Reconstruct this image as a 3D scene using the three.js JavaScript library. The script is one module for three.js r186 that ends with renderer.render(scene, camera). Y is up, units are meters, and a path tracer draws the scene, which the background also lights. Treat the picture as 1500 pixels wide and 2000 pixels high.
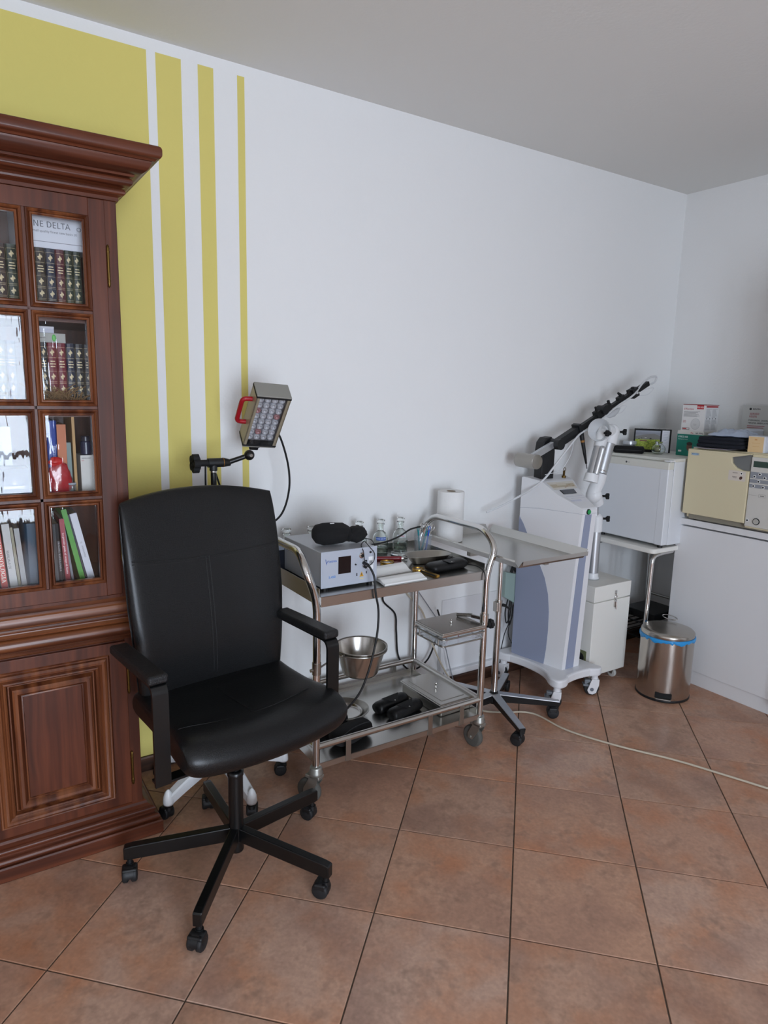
import * as THREE from 'three';
import { RoundedBoxGeometry } from 'three/addons/geometries/RoundedBoxGeometry.js';
import { mergeGeometries, mergeVertices, toCreasedNormals } from 'three/addons/utils/BufferGeometryUtils.js';
import { MarchingCubes } from 'three/addons/objects/MarchingCubes.js';
import { RectAreaLightUniformsLib } from 'three/addons/lights/RectAreaLightUniformsLib.js';

// ---------------------------------------------------------------- camera, sky, light, exposure
// x runs along the striped wall (z = 0) to the right-hand wall (x = 0); z comes into the room, y is up.
const scene = new THREE.Scene();
const camera = new THREE.PerspectiveCamera(74.35, 0.75, 0.05, 60);
{
  const yaw = 0.574721, pitch = 0.177362, roll = 0.023131, V = (x, y, z) => new THREE.Vector3(x, y, z);
  const f = V(Math.sin(yaw) * Math.cos(pitch), -Math.sin(pitch), -Math.cos(yaw) * Math.cos(pitch));
  const r = V(Math.cos(yaw), 0, Math.sin(yaw)), u = r.clone().cross(f);
  const r2 = r.clone().multiplyScalar(Math.cos(roll)).addScaledVector(u, Math.sin(roll));
  const u2 = u.clone().multiplyScalar(Math.cos(roll)).addScaledVector(r, -Math.sin(roll));
  camera.position.set(-3.75008, 1.52797, 2.60546);
  camera.quaternion.setFromRotationMatrix(new THREE.Matrix4().makeBasis(r2, u2, f.clone().negate()));
}
const renderer = new THREE.WebGLRenderer({ antialias: true });
renderer.toneMapping = THREE.LinearToneMapping;
renderer.toneMappingExposure = 1.0;
renderer.shadowMap.enabled = true;
scene.background = new THREE.Color().setRGB(0.75, 0.86, 1.0);          // pale overcast sky outside the French window
RectAreaLightUniformsLib.init();
const WIN = { x0: -4.65, x1: -2.88, y0: 0.06, y1: 2.32, z: 5.4 };
{
  const sky = new THREE.RectAreaLight(new THREE.Color().setRGB(0.80, 0.91, 1.07), 20.2, WIN.x1 - WIN.x0, WIN.y1 - WIN.y0);
  sky.name = 'window_daylight';
  sky.position.set((WIN.x0 + WIN.x1) / 2, (WIN.y0 + WIN.y1) / 2, WIN.z + 0.26);
  sky.lookAt(sky.position.x, sky.position.y, 0);
  scene.add(sky);
}

// ---------------------------------------------------------------- helpers
let seed = 7;
const rnd = () => { seed = (seed * 1664525 + 1013904223) >>> 0; return seed / 4294967296; };
const rr = (a, b) => a + (b - a) * rnd();
const v3 = (a) => (a.isVector3 ? a : new THREE.Vector3(a[0], a[1], a[2]));
const taken = new Map();
const numbered = (n) => { const k = taken.get(n) ?? 0; taken.set(n, k + 1); return k ? n + '_' + String(k).padStart(3, '0') : n; };
function plain(g) {
  const o = g.index ? g.toNonIndexed() : g;
  for (const k of Object.keys(o.attributes)) if (!['position', 'normal', 'uv'].includes(k)) o.deleteAttribute(k);
  if (!o.attributes.normal) o.computeVertexNormals();
  if (!o.attributes.uv) o.setAttribute('uv', new THREE.BufferAttribute(new Float32Array(o.attributes.position.count * 2), 2));
  o.morphAttributes = {}; o.clearGroups();
  return o;
}
// uv in metres, mapped on the three planes; v runs along the grain axis where it can
function boxUV(g, grain = 1, off = [0, 0]) {
  const p = g.attributes.position, uv = g.attributes.uv, a = new THREE.Vector3(), b = new THREE.Vector3(), c = new THREE.Vector3();
  for (let i = 0; i < p.count; i += 3) {
    a.fromBufferAttribute(p, i); b.fromBufferAttribute(p, i + 1); c.fromBufferAttribute(p, i + 2);
    const n = b.clone().sub(a).cross(c.clone().sub(a)), w = [Math.abs(n.x), Math.abs(n.y), Math.abs(n.z)];
    const k = w[0] > w[1] && w[0] > w[2] ? 0 : w[1] > w[2] ? 1 : 2, ax = [0, 1, 2].filter((q) => q !== k);
    const [ui, vi] = ax[0] === grain ? [ax[1], ax[0]] : ax;
    for (let j = 0; j < 3; j++) uv.setXY(i + j, p.getComponent(i + j, ui) + off[0], p.getComponent(i + j, vi) + off[1]);
  }
  return g;
}
const at = (g, x = 0, y = 0, z = 0) => g.translate(x, y, z);
const rot = (g, x = 0, y = 0, z = 0) => { if (x) g.rotateX(x); if (y) g.rotateY(y); if (z) g.rotateZ(z); return g; };
// a box given by its extents, its edges rounded by r
function box(x0, x1, y0, y1, z0, z1, r = 0, seg = 2) {
  const w = x1 - x0, h = y1 - y0, d = z1 - z0, m = Math.min(w, h, d) / 2;
  const g = r > 0 ? new RoundedBoxGeometry(w, h, d, seg, Math.min(r, m * 0.98)) : new THREE.BoxGeometry(w, h, d);
  return g.translate((x0 + x1) / 2, (y0 + y1) / 2, (z0 + z1) / 2);
}
function cyl(a, b, r0, r1 = r0, seg = 20, open = false) {
  a = v3(a); b = v3(b);
  const d = b.clone().sub(a), g = new THREE.CylinderGeometry(r1, r0, d.length(), seg, 1, open);
  g.applyQuaternion(new THREE.Quaternion().setFromUnitVectors(new THREE.Vector3(0, 1, 0), d.clone().normalize()));
  return g.translate((a.x + b.x) / 2, (a.y + b.y) / 2, (a.z + b.z) / 2);
}
function fillet(pts, r, n = 6) {
  pts = pts.map(v3);
  const out = [pts[0]];
  for (let i = 1; i < pts.length - 1; i++) {
    const p = pts[i], u = pts[i - 1].clone().sub(p), w = pts[i + 1].clone().sub(p);
    const k = Math.min(r, u.length() * 0.49, w.length() * 0.49), a = p.clone().addScaledVector(u.normalize(), k), b = p.clone().addScaledVector(w.normalize(), k);
    for (let j = 0; j <= n; j++) { const t = j / n; out.push(a.clone().multiplyScalar((1 - t) ** 2).addScaledVector(p, 2 * t * (1 - t)).addScaledVector(b, t * t)); }
  }
  out.push(pts[pts.length - 1]);
  return out;
}
class Poly extends THREE.Curve {
  constructor(p) { super(); this.p = p; this.s = [0]; for (let i = 1; i < p.length; i++) this.s.push(this.s[i - 1] + p[i].distanceTo(p[i - 1])); }
  getPoint(t, o = new THREE.Vector3()) { const L = t * this.s[this.s.length - 1]; let i = 1; while (i < this.p.length - 1 && this.s[i] < L) i++; return o.lerpVectors(this.p[i - 1], this.p[i], (L - this.s[i - 1]) / Math.max(1e-9, this.s[i] - this.s[i - 1])); }
}
// a pipe through points; bend > 0: straight runs with rounded corners, otherwise a smooth curve
function tube(pts, r, { bend = 0, seg = 0, rad = 10, closed = false, caps = true } = {}) {
  const p = pts.map(v3), curve = bend ? new Poly(fillet(p, bend)) : new THREE.CatmullRomCurve3(p, closed, 'centripetal');
  const n = seg || (bend ? Math.max(24, (fillet(p, bend).length) * 5) : p.length * 10), g = new THREE.TubeGeometry(curve, n, r, rad, closed);
  if (closed || !caps) return g;
  const e = (k) => { const q = curve.getPoint(k), t = curve.getTangent(k); return cyl(q, q.clone().addScaledVector(t, k ? 1e-4 : -1e-4), r, r, rad); };
  return mergeGeometries([plain(g), plain(e(0)), plain(e(1))]);
}
const lathe = (pts, seg = 40, x = 0, y = 0, z = 0) => new THREE.LatheGeometry(pts.map((q) => new THREE.Vector2(Math.max(q[0], 1e-5), q[1])), seg).translate(x, y, z);
function crease(g, a = 0.6) { return toCreasedNormals(plain(g), a); }
// a flat outline (u, v) pushed along its normal; axis 'z': (u,v)=(x,y); 'x': (u,v)=(z,y) from x0 to x1; 'y': (u,v)=(x,z)
function slab(pts, d0, d1, axis = 'z', bevel = 0, holes = []) {
  const s = pts instanceof THREE.Shape ? pts : new THREE.Shape(pts.map((q) => new THREE.Vector2(q[0], q[1])));
  for (const h of holes) s.holes.push(new THREE.Path(h.map((q) => new THREE.Vector2(q[0], q[1]))));
  const g = new THREE.ExtrudeGeometry(s, { depth: d1 - d0 - 2 * bevel, bevelEnabled: bevel > 0, bevelThickness: bevel, bevelSize: bevel, bevelOffset: -bevel, bevelSegments: 2, curveSegments: 18 });
  g.translate(0, 0, d0 + bevel);
  if (axis === 'x') g.applyMatrix4(new THREE.Matrix4().set(0, 0, 1, 0, 0, 1, 0, 0, 1, 0, 0, 0, 0, 0, 0, 1));
  if (axis === 'y') g.applyMatrix4(new THREE.Matrix4().set(1, 0, 0, 0, 0, 0, 1, 0, 0, 1, 0, 0, 0, 0, 0, 1));
  if (axis !== 'z') { const q = plain(g), P = q.attributes.position.array, N = q.attributes.normal.array; for (let i = 0; i < P.length; i += 9) for (let k = 0; k < 3; k++) { let t = P[i + 3 + k]; P[i + 3 + k] = P[i + 6 + k]; P[i + 6 + k] = t; t = N[i + 3 + k]; N[i + 3 + k] = N[i + 6 + k]; N[i + 6 + k] = t; } return q; }
  return g;
}
function fromQuads(rows, closeU = false, angle = 0.5) {
  const pos = [], n = rows.length, m = rows[0].length;
  for (let i = 0; i < n - 1; i++) for (let j = 0; j < (closeU ? m : m - 1); j++) {
    const a = rows[i][j], b = rows[i + 1][j], c = rows[i + 1][(j + 1) % m], d = rows[i][(j + 1) % m];
    pos.push(...a, ...b, ...c, ...a, ...c, ...d);
  }
  const g = new THREE.BufferGeometry().setAttribute('position', new THREE.Float32BufferAttribute(pos, 3));
  g.setAttribute('uv', new THREE.Float32BufferAttribute(new Float32Array(pos.length / 3 * 2), 2));
  return toCreasedNormals(g, angle);
}
// a moulding with mitred corners round a rectangle in the xy plane: profile of [distance outward from the inner edge, z]
const rectFrame = (x0, x1, y0, y1, prof) => fromQuads([[0, 0], [1, 0], [1, 1], [0, 1], [0, 0]].map(([a, b]) => prof.map(([t, z]) => [a ? x1 + t : x0 - t, b ? y1 + t : y0 - t, z])).reverse());
// a moulding round left side, front and right side of a case: profile of [distance outward, y]
const caseMould = (x0, x1, zb, zf, prof) => fromQuads([[0, 0], [0, 1], [1, 1], [1, 0]].map(([a, b]) => prof.map(([t, y]) => [a ? x1 + t : x0 - t, y, b ? zf + t : zb])));
// one named Mesh from several geometries; things keep their geometry relative to their own base
function obj(name, geos, mat, parent = scene, o = {}) {
  geos = [].concat(geos).map((g) => plain(g.index ? g : g.clone()));
  let g = geos.length > 1 ? mergeGeometries(geos) : geos[0];
  if (!o.keepUV) boxUV(g, o.grain ?? 1, o.off ?? [rnd() * 3, rnd() * 3]);
  const org = parent._o;
  if (org) g.translate(-org.x, -org.y, -org.z);
  const m = new THREE.Mesh(g, mat);
  m.name = parent === scene ? numbered(name) : name; m._o = org;
  m.castShadow = m.receiveShadow = true;
  if (o.label) m.userData.label = o.label;
  parent.add(m);
  return m;
}
// a thing: a Group at its base; geometry is written in room coordinates (world = true) or round its own base
function thing(name, label, category, pos = [0, 0, 0], { turn = 0, group, world = true } = {}) {
  const g = new THREE.Group(); g.name = numbered(name); scene.add(g);
  g.position.set(...pos); g.rotation.y = turn; g.userData = { label, category };
  if (group) g.userData.group = group;
  if (world) g._o = new THREE.Vector3(...pos);
  return g;
}
const tag = (m, label, category, group) => { Object.assign(m.userData, { label, category }); if (group) m.userData.group = group; return m; };
// a thing of one mesh
function single(name, label, category, pos, geos, mat, o = {}) {
  const holder = { _o: new THREE.Vector3(...pos), add() {} }, m = obj(name, geos, mat, holder, o);
  m.name = numbered(name); m.position.set(...pos); scene.add(m);
  return tag(m, label, category, o.group);
}
const struct = (name, geos, mat, o) => { const m = obj(name, geos, mat, scene, o); m.userData.kind = 'structure'; return m; };

// ---------------------------------------------------------------- noise and textures
function hash(x, y, s) { let h = Math.imul(x, 374761393) ^ Math.imul(y, 668265263) ^ Math.imul(s, 2147483647); h = Math.imul(h ^ (h >>> 13), 1274126177); return ((h ^ (h >>> 16)) >>> 0) / 4294967296; }
function vnoise(x, y, px, py, s) {
  const ix = Math.floor(x), iy = Math.floor(y), fx = x - ix, fy = y - iy, u = fx * fx * (3 - 2 * fx), w = fy * fy * (3 - 2 * fy), m = (a, p) => ((a % p) + p) % p;
  const a = hash(m(ix, px), m(iy, py), s), b = hash(m(ix + 1, px), m(iy, py), s), c = hash(m(ix, px), m(iy + 1, py), s), d = hash(m(ix + 1, px), m(iy + 1, py), s);
  return a + (b - a) * u + (c - a) * w + (a - b - c + d) * u * w;
}
function fbm(x, y, px, py, s, oct = 4) { let v = 0, a = 0.5, t = 0; for (let i = 0; i < oct; i++) { v += a * vnoise(x, y, px, py, s + i * 17); t += a; x *= 2; y *= 2; px *= 2; py *= 2; a *= 0.5; } return v / t; }
function tex(w, h, f, { srgb = true, rep = [1, 1] } = {}) {
  const d = new Uint8Array(w * h * 4);
  for (let y = 0; y < h; y++) for (let x = 0; x < w; x++) { const c = f(x / w, y / h), i = (y * w + x) * 4; for (let k = 0; k < 3; k++) d[i + k] = Math.max(0, Math.min(255, c[k])); d[i + 3] = 255; }
  const t = new THREE.DataTexture(d, w, h);
  t.magFilter = t.minFilter = THREE.LinearFilter; t.wrapS = t.wrapT = THREE.RepeatWrapping; t.repeat.set(...rep);
  if (srgb) t.colorSpace = THREE.SRGBColorSpace;
  t.needsUpdate = true;
  return t;
}
function canvasTex(w, h, draw) {
  const c = document.createElement('canvas'); c.width = w; c.height = h;
  draw(c.getContext('2d'), w, h);
  const t = new THREE.CanvasTexture(c); t.colorSpace = THREE.SRGBColorSpace; t.magFilter = THREE.LinearFilter;
  return t;
}
const mixc = (a, b, t) => a.map((x, i) => x + (b[i] - x) * t);
const gray = (v) => [v, v, v];

const M = {};
const std = (o) => new THREE.MeshStandardMaterial(o), phy = (o) => new THREE.MeshPhysicalMaterial(o);
{
  const plaster = tex(256, 256, (x, y) => gray(128 + 90 * (fbm(x * 40, y * 40, 40, 40, 3, 3) - 0.5)), { srgb: false, rep: [3, 3] });
  M.wall = std({ color: '#ebebea', roughness: 0.92, bumpMap: plaster, bumpScale: 0.0012 });
  M.ceiling = std({ color: '#e4e3df', roughness: 0.95, bumpMap: plaster, bumpScale: 0.001 });
  M.yellow = std({ color: '#dbcd76', roughness: 0.9, bumpMap: plaster, bumpScale: 0.0012 });
  const woodC = (dark, mid, light, s) => tex(512, 1024, (x, y) => {
    const warp = (fbm(x * 3, y * 2, 3, 2, s, 3) - 0.5) * 1.2, g1 = fbm((x + warp * 0.08) * 26, y * 2.0 + warp, 26, 2, s + 5, 4), g2 = fbm(x * 90, y * 6, 90, 6, s + 9, 2), blot = fbm(x * 4, y * 3, 4, 3, s + 31, 3);
    let c = mixc(dark, mid, Math.min(1, Math.max(0, (g1 - 0.25) * 2))); c = mixc(c, light, Math.max(0, (g1 * 0.6 + blot * 0.6 - 0.55)) * 1.3);
    return c.map((q) => q * (0.92 + 0.16 * g2));
  }, { rep: [2, 1] });
  M.wood = phy({ map: woodC([70, 34, 21], [92, 46, 28], [116, 64, 40], 11), roughness: 0.42, specularIntensity: 0.5, clearcoat: 0.18, clearcoatRoughness: 0.2 });
  M.woodGold = phy({ map: woodC([74, 36, 20], [112, 62, 35], [142, 88, 52], 23), roughness: 0.38, specularIntensity: 0.7, clearcoat: 0.25, clearcoatRoughness: 0.2 });
  M.woodIn = M.wood;
  M.base = std({ map: woodC([60, 38, 28], [92, 62, 46], [112, 80, 62], 57), roughness: 0.5 });
  const grain = tex(256, 256, (x, y) => { const n = fbm(x * 48, y * 48, 48, 48, 71, 2); return gray(255 * Math.min(1, Math.abs(n - 0.5) * 5)); }, { srgb: false, rep: [9, 9] });
  M.leather = phy({ color: '#08090b', roughness: 0.46, bumpMap: grain, bumpScale: 0.0006, specularIntensity: 0.4, clearcoat: 0.45, clearcoatRoughness: 0.3 });
  M.leatherSoft = std({ color: '#0f0f11', roughness: 0.5, bumpMap: grain, bumpScale: 0.0006 });
  const weave = tex(128, 128, (x, y) => gray(128 + 100 * Math.sin(x * 128 * 0.785) * Math.sin(y * 128 * 0.785)), { srgb: false, rep: [22, 22] });
  M.clothBlack = std({ color: '#0e0e10', roughness: 0.95, bumpMap: weave, bumpScale: 0.0005 });
  M.clothNavy = std({ color: '#0f131f', roughness: 0.95, bumpMap: weave, bumpScale: 0.0005 });
  M.steel = std({ color: '#c9c6c1', metalness: 1, roughness: 0.24 });
  M.steelBrushed = std({ color: '#c6c4bf', metalness: 1, roughness: 0.27 });
  M.chrome = std({ color: '#d8d7d5', metalness: 1, roughness: 0.1 });
  M.steelDull = std({ color: '#a9a69f', metalness: 1, roughness: 0.34 });
  M.zinc = std({ color: '#a5a59f', metalness: 0.85, roughness: 0.42 });
  M.alu = std({ color: '#c6c8cb', metalness: 0.85, roughness: 0.42 });
  M.brass = std({ color: '#c69b4a', metalness: 1, roughness: 0.25 });
  M.brassDark = std({ color: '#6a5228', metalness: 0.9, roughness: 0.4 });
  M.blackMetal = std({ color: '#0a0b0c', roughness: 0.34, metalness: 0.0 });
  M.blackPlastic = std({ color: '#101113', roughness: 0.5 });
  M.blackMatte = std({ color: '#0d0d0e', roughness: 0.8 });
  M.rubber = std({ color: '#55544f', roughness: 0.85 });
  M.rubberBlack = std({ color: '#1a1b1d', roughness: 0.6 });
  M.whitePlastic = std({ color: '#e6e7e8', roughness: 0.35 });
  M.whiteMatte = std({ color: '#e2e3e4', roughness: 0.6 });
  M.whitePanel = std({ color: '#e3e3e4', roughness: 0.45 });
  M.cream = std({ color: '#ebe9e2', roughness: 0.45 });
  M.paper = std({ color: '#ececea', roughness: 0.9, side: THREE.DoubleSide });
  M.glass = phy({ color: '#ffffff', transmission: 1, thickness: 0, roughness: 0.02, ior: 1.5, side: THREE.DoubleSide });
  const wavy = tex(256, 256, (x, y) => gray(255 * (0.7 * fbm(x * 8, y * 3, 8, 3, 61, 2) + 0.3 * fbm(x * 40, y * 6, 40, 6, 62, 2))), { srgb: false, rep: [4, 4] });
  M.glassWavy = phy({ color: '#ffffff', transmission: 1, thickness: 0, roughness: 0.02, ior: 1.5, side: THREE.DoubleSide, bumpMap: wavy, bumpScale: 0.0004 });
  M.glassSolid = phy({ color: '#fbfffd', transmission: 1, thickness: 0.004, roughness: 0.02, ior: 1.48 });
  M.plasticClear = phy({ color: '#f4f6f8', transmission: 0.9, thickness: 0, roughness: 0.08, ior: 1.45, side: THREE.DoubleSide });
  M.red = std({ color: '#a31622', roughness: 0.4 });
  M.gap = std({ color: '#141414', roughness: 0.9 });
}
const col = (c, roughness = 0.6, extra = {}) => std({ color: c, roughness, ...extra });
// a flat printed face (a quad with its own 0..1 uv): origin corner, then the directions to the right and up along it
function printed(o, right, up) {
  o = v3(o); right = v3(right); up = v3(up);
  const p = [o, o.clone().add(right), o.clone().add(right).add(up), o.clone().add(up)], n = right.clone().cross(up).normalize(), g = new THREE.BufferGeometry();
  const idx = [0, 1, 2, 0, 2, 3], uv = [[0, 0], [1, 0], [1, 1], [0, 1]];
  g.setAttribute('position', new THREE.Float32BufferAttribute(idx.flatMap((i) => p[i].toArray()), 3));
  g.setAttribute('normal', new THREE.Float32BufferAttribute(idx.flatMap(() => n.toArray()), 3));
  g.setAttribute('uv', new THREE.Float32BufferAttribute(idx.flatMap((i) => uv[i]), 2));
  return g;
}
const paneXY = (x0, x1, y0, y1, z) => printed([x0, y0, z], [x1 - x0, 0, 0], [0, y1 - y0, 0]);
const print = (name, o, r, u, map, parent, extra = {}) => obj(name, printed(o, r, u), std({ map, roughness: 0.6, ...extra }), parent, { keepUV: true });

// ---------------------------------------------------------------- the room
const ROOM = { x0: -6.2, x1: 0, z0: 0, z1: 5.4, h: 2.7 };
{
  const t = 0.15, { x0, x1, z0, z1, h } = ROOM;
  const wb = struct('wall_back', box(x0 - t, x1 + t, 0, h, -t, 0), M.wall);
  // yellow paint: one wide field and three stripes that get narrower
  for (const [a, b] of [[-5.2, -3.078], [-3.047, -2.959], [-2.899, -2.842], [-2.752, -2.724]]) obj('painted_stripe', box(a, b, 0.06, 2.66, -0.004, 0.0006), M.yellow, wb, { label: 'yellow painted field' });
  struct('wall_right', box(x1, x1 + t, 0, h, z0, z1 + t), M.wall);
  struct('wall_left', box(x0 - t, x0, 0, h, z0, z1 + t), M.wall);
  const { x0: a, x1: b, y0: c, y1: d } = WIN;
  struct('wall_front', [box(x0, a, 0, h, z1, z1 + t), box(b, x1, 0, h, z1, z1 + t), box(a, b, d, h, z1, z1 + t), box(a, b, 0, c, z1, z1 + t)], M.wall);
  struct('ceiling', box(x0 - t, x1 + t, h, h + t, -t, z1 + t), M.ceiling);
  // French window behind the camera: frame, two casements with a rail, panes
  const w = struct('window_1', [box(a, a + 0.06, c, d, z1 + 0.04, z1 + 0.1), box(b - 0.06, b, c, d, z1 + 0.04, z1 + 0.1), box(a, b, d - 0.06, d, z1 + 0.04, z1 + 0.1), box(a, b, c, c + 0.06, z1 + 0.04, z1 + 0.1)], M.whitePlastic);
  const w3 = (b - a - 0.12) / 3;
  for (const [p, q] of [0, 1, 2].map((k) => [a + 0.06 + k * w3, a + 0.06 + (k + 1) * w3])) {
    obj('casement', [box(p, p + 0.05, c + 0.06, d - 0.06, z1 + 0.03, z1 + 0.09), box(q - 0.05, q, c + 0.06, d - 0.06, z1 + 0.03, z1 + 0.09), box(p, q, d - 0.12, d - 0.06, z1 + 0.03, z1 + 0.09), box(p, q, c + 0.06, c + 0.14, z1 + 0.03, z1 + 0.09), box(p, q, 0.8, 0.86, z1 + 0.03, z1 + 0.09)], M.whitePlastic, w);
    obj('pane', paneXY(p + 0.05, q - 0.05, c + 0.14, 0.8, z1 + 0.06), M.glass, w);
    obj('pane', paneXY(p + 0.05, q - 0.05, 0.86, d - 0.12, z1 + 0.06), M.glass, w);
  }
  // baseboards
  const bp = [[0, 0.0], [0.012, 0.0], [0.012, 0.055], [0.009, 0.061], [0, 0.062]];
  struct('baseboard_back', slab(bp, x0, x1, 'x'), M.base, { grain: 0 });
  struct('baseboard_right', slab(bp.map(([u, y]) => [x1 - u, y]), z0, z1, 'z'), M.base, { grain: 2 });
  struct('baseboard_left', slab(bp.map(([u, y]) => [x0 + u, y]), z0, z1, 'z'), M.base, { grain: 2 });
  // shallow white cover panel low on the back wall, behind the trolley
  struct('trim_1', [box(-1.7, -1.0, 0.075, 0.487, 0.001, 0.005, 0.002), box(-1.69, -1.0, 0.075, 0.107, 0.001, 0.03, 0.004), box(-1.715, -1.695, 0.068, 0.3, 0.001, 0.03, 0.004)], M.whitePanel);
}
// ---------------------------------------------------------------- the tiled floor: every tile a mesh, laid at 45 degrees
{
  const floor = struct('floor', box(ROOM.x0 - 0.15, ROOM.x1 + 0.15, -0.12, -0.0035, -0.15, ROOM.z1 + 0.15), std({ map: tex(128, 128, (x, y) => mixc([78, 66, 56], [112, 96, 82], fbm(x * 24, y * 24, 24, 24, 5, 3)), { rep: [4, 4] }), roughness: 0.9 }));
  const cot = (s, base) => tex(1024, 1024, (x, y) => {
    const a = fbm(x * 7, y * 7, 7, 7, s, 5), b = fbm(x * 16, y * 16, 16, 16, s + 40, 5), c = fbm(x * 110, y * 110, 110, 110, s + 80, 2), d = fbm(x * 5, y * 5, 5, 5, s + 120, 4), e = fbm(x * 44, y * 44, 44, 44, s + 160, 3);
    let q = mixc(base, [188, 132, 100], Math.max(0, (a - 0.42)) * 2.0); q = mixc(q, [156, 124, 110], Math.max(0, d - 0.48) * 2.0); q = mixc(q, [206, 172, 150], Math.max(0, b - 0.52) * 1.6);
    q = mixc(q, [132, 104, 90], Math.max(0, b * 0.6 + e * 0.4 - 0.54) * 1.9);
    return q.map((k) => k * (0.94 + 0.12 * c));
  });
  const rough = tex(256, 256, (x, y) => gray(255 * (0.78 + 0.4 * (fbm(x * 20, y * 20, 20, 20, 201, 4) - 0.5))), { srgb: false }), bump = tex(512, 512, (x, y) => gray(255 * (fbm(x * 10, y * 10, 10, 10, 211, 5))), { srgb: false });
  const maps = [cot(301, [192, 157, 137]), cot(402, [189, 152, 130])];
  const mats = [['#ffffff', 0], ['#fbf3ee', 1], ['#f6f0ea', 0], ['#fff6ee', 1]].map(([c, k]) => phy({ color: c, map: maps[k], roughness: 0.5, roughnessMap: rough, bumpMap: bump, bumpScale: 0.0012, specularIntensity: 0.8 }));
  const s = 0.398446, ang = 0.781781, ox = -2.510669, oz = 0.838361, e1 = [Math.cos(ang), Math.sin(ang)], e2 = [-Math.sin(ang), Math.cos(ang)], gapHalf = 0.0022;
  const clip = (poly, k, lim, sign) => { const out = []; for (let i = 0; i < poly.length; i++) { const a = poly[i], b = poly[(i + 1) % poly.length], da = sign * (lim - a[k]), db = sign * (lim - b[k]); if (da >= 0) out.push(a); if (da * db < 0) { const t = da / (da - db); out.push([a[0] + (b[0] - a[0]) * t, a[1] + (b[1] - a[1]) * t]); } } return out; };
  for (let i = -16; i < 19; i++) for (let j = -16; j < 19; j++) {
    const corner = (a, b) => [ox + s * (a * e1[0] + b * e2[0]), oz + s * (a * e1[1] + b * e2[1])], g = gapHalf / s;
    let poly = [corner(i + g, j + g), corner(i + 1 - g, j + g), corner(i + 1 - g, j + 1 - g), corner(i + g, j + 1 - g)];
    for (const [k, lim, sign] of [[0, ROOM.x0 + 0.002, -1], [0, ROOM.x1 - 0.002, 1], [1, ROOM.z0 + 0.002, -1], [1, ROOM.z1 - 0.002, 1]]) if (poly.length) poly = clip(poly, k, lim, sign);
    if (poly.length < 3) continue;
    // top face, a small arris and the sides down into the joint
    const cx = poly.reduce((q, p) => q + p[0], 0) / poly.length, cz = poly.reduce((q, p) => q + p[1], 0) / poly.length, inn = poly.map(([x, z]) => { const d = Math.hypot(x - cx, z - cz); return [x + (cx - x) / d * 0.0016, z + (cz - z) / d * 0.0016]; });
    const pos = [], nor = [], uv = [], y1 = 0.0, y2 = -0.0011, y3 = -0.006, ou = rnd(), ov = rnd(), q = Math.floor(rnd() * 4);
    const U = (x, z) => { const a = (x - cx) / 0.9, b = (z - cz) / 0.9; return q === 0 ? [a + ou, b + ov] : q === 1 ? [-b + ou, a + ov] : q === 2 ? [-a + ou, -b + ov] : [b + ou, -a + ov]; };
    const put = (x, y, z, n) => { pos.push(x, y, z); nor.push(...n); uv.push(...U(x, z)); };
    const dy = (rnd() - 0.5) * 0.0006;
    for (let k = 1; k < poly.length - 1; k++) for (const p of [inn[0], inn[k + 1], inn[k]]) put(p[0], y1 + dy, p[1], [0, 1, 0]);
    for (let k = 0; k < poly.length; k++) {
      const k2 = (k + 1) % poly.length, a = poly[k], b = poly[k2], L = Math.hypot(b[0] - a[0], b[1] - a[1]), n = [(b[1] - a[1]) / L, 0, -(b[0] - a[0]) / L], m = [n[0] * 0.7, 0.7, n[2] * 0.7];
      put(inn[k][0], y1 + dy, inn[k][1], m); put(inn[k2][0], y1 + dy, inn[k2][1], m); put(b[0], y2, b[1], m); put(inn[k][0], y1 + dy, inn[k][1], m); put(b[0], y2, b[1], m); put(a[0], y2, a[1], m);
      put(a[0], y2, a[1], n); put(b[0], y2, b[1], n); put(b[0], y3, b[1], n); put(a[0], y2, a[1], n); put(b[0], y3, b[1], n); put(a[0], y3, a[1], n);
    }
    const geo = new THREE.BufferGeometry().setAttribute('position', new THREE.Float32BufferAttribute(pos, 3)).setAttribute('normal', new THREE.Float32BufferAttribute(nor, 3)).setAttribute('uv', new THREE.Float32BufferAttribute(uv, 2));
    obj('tile', geo, mats[Math.floor(rnd() * 4)], floor, { keepUV: true });
  }
}

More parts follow.
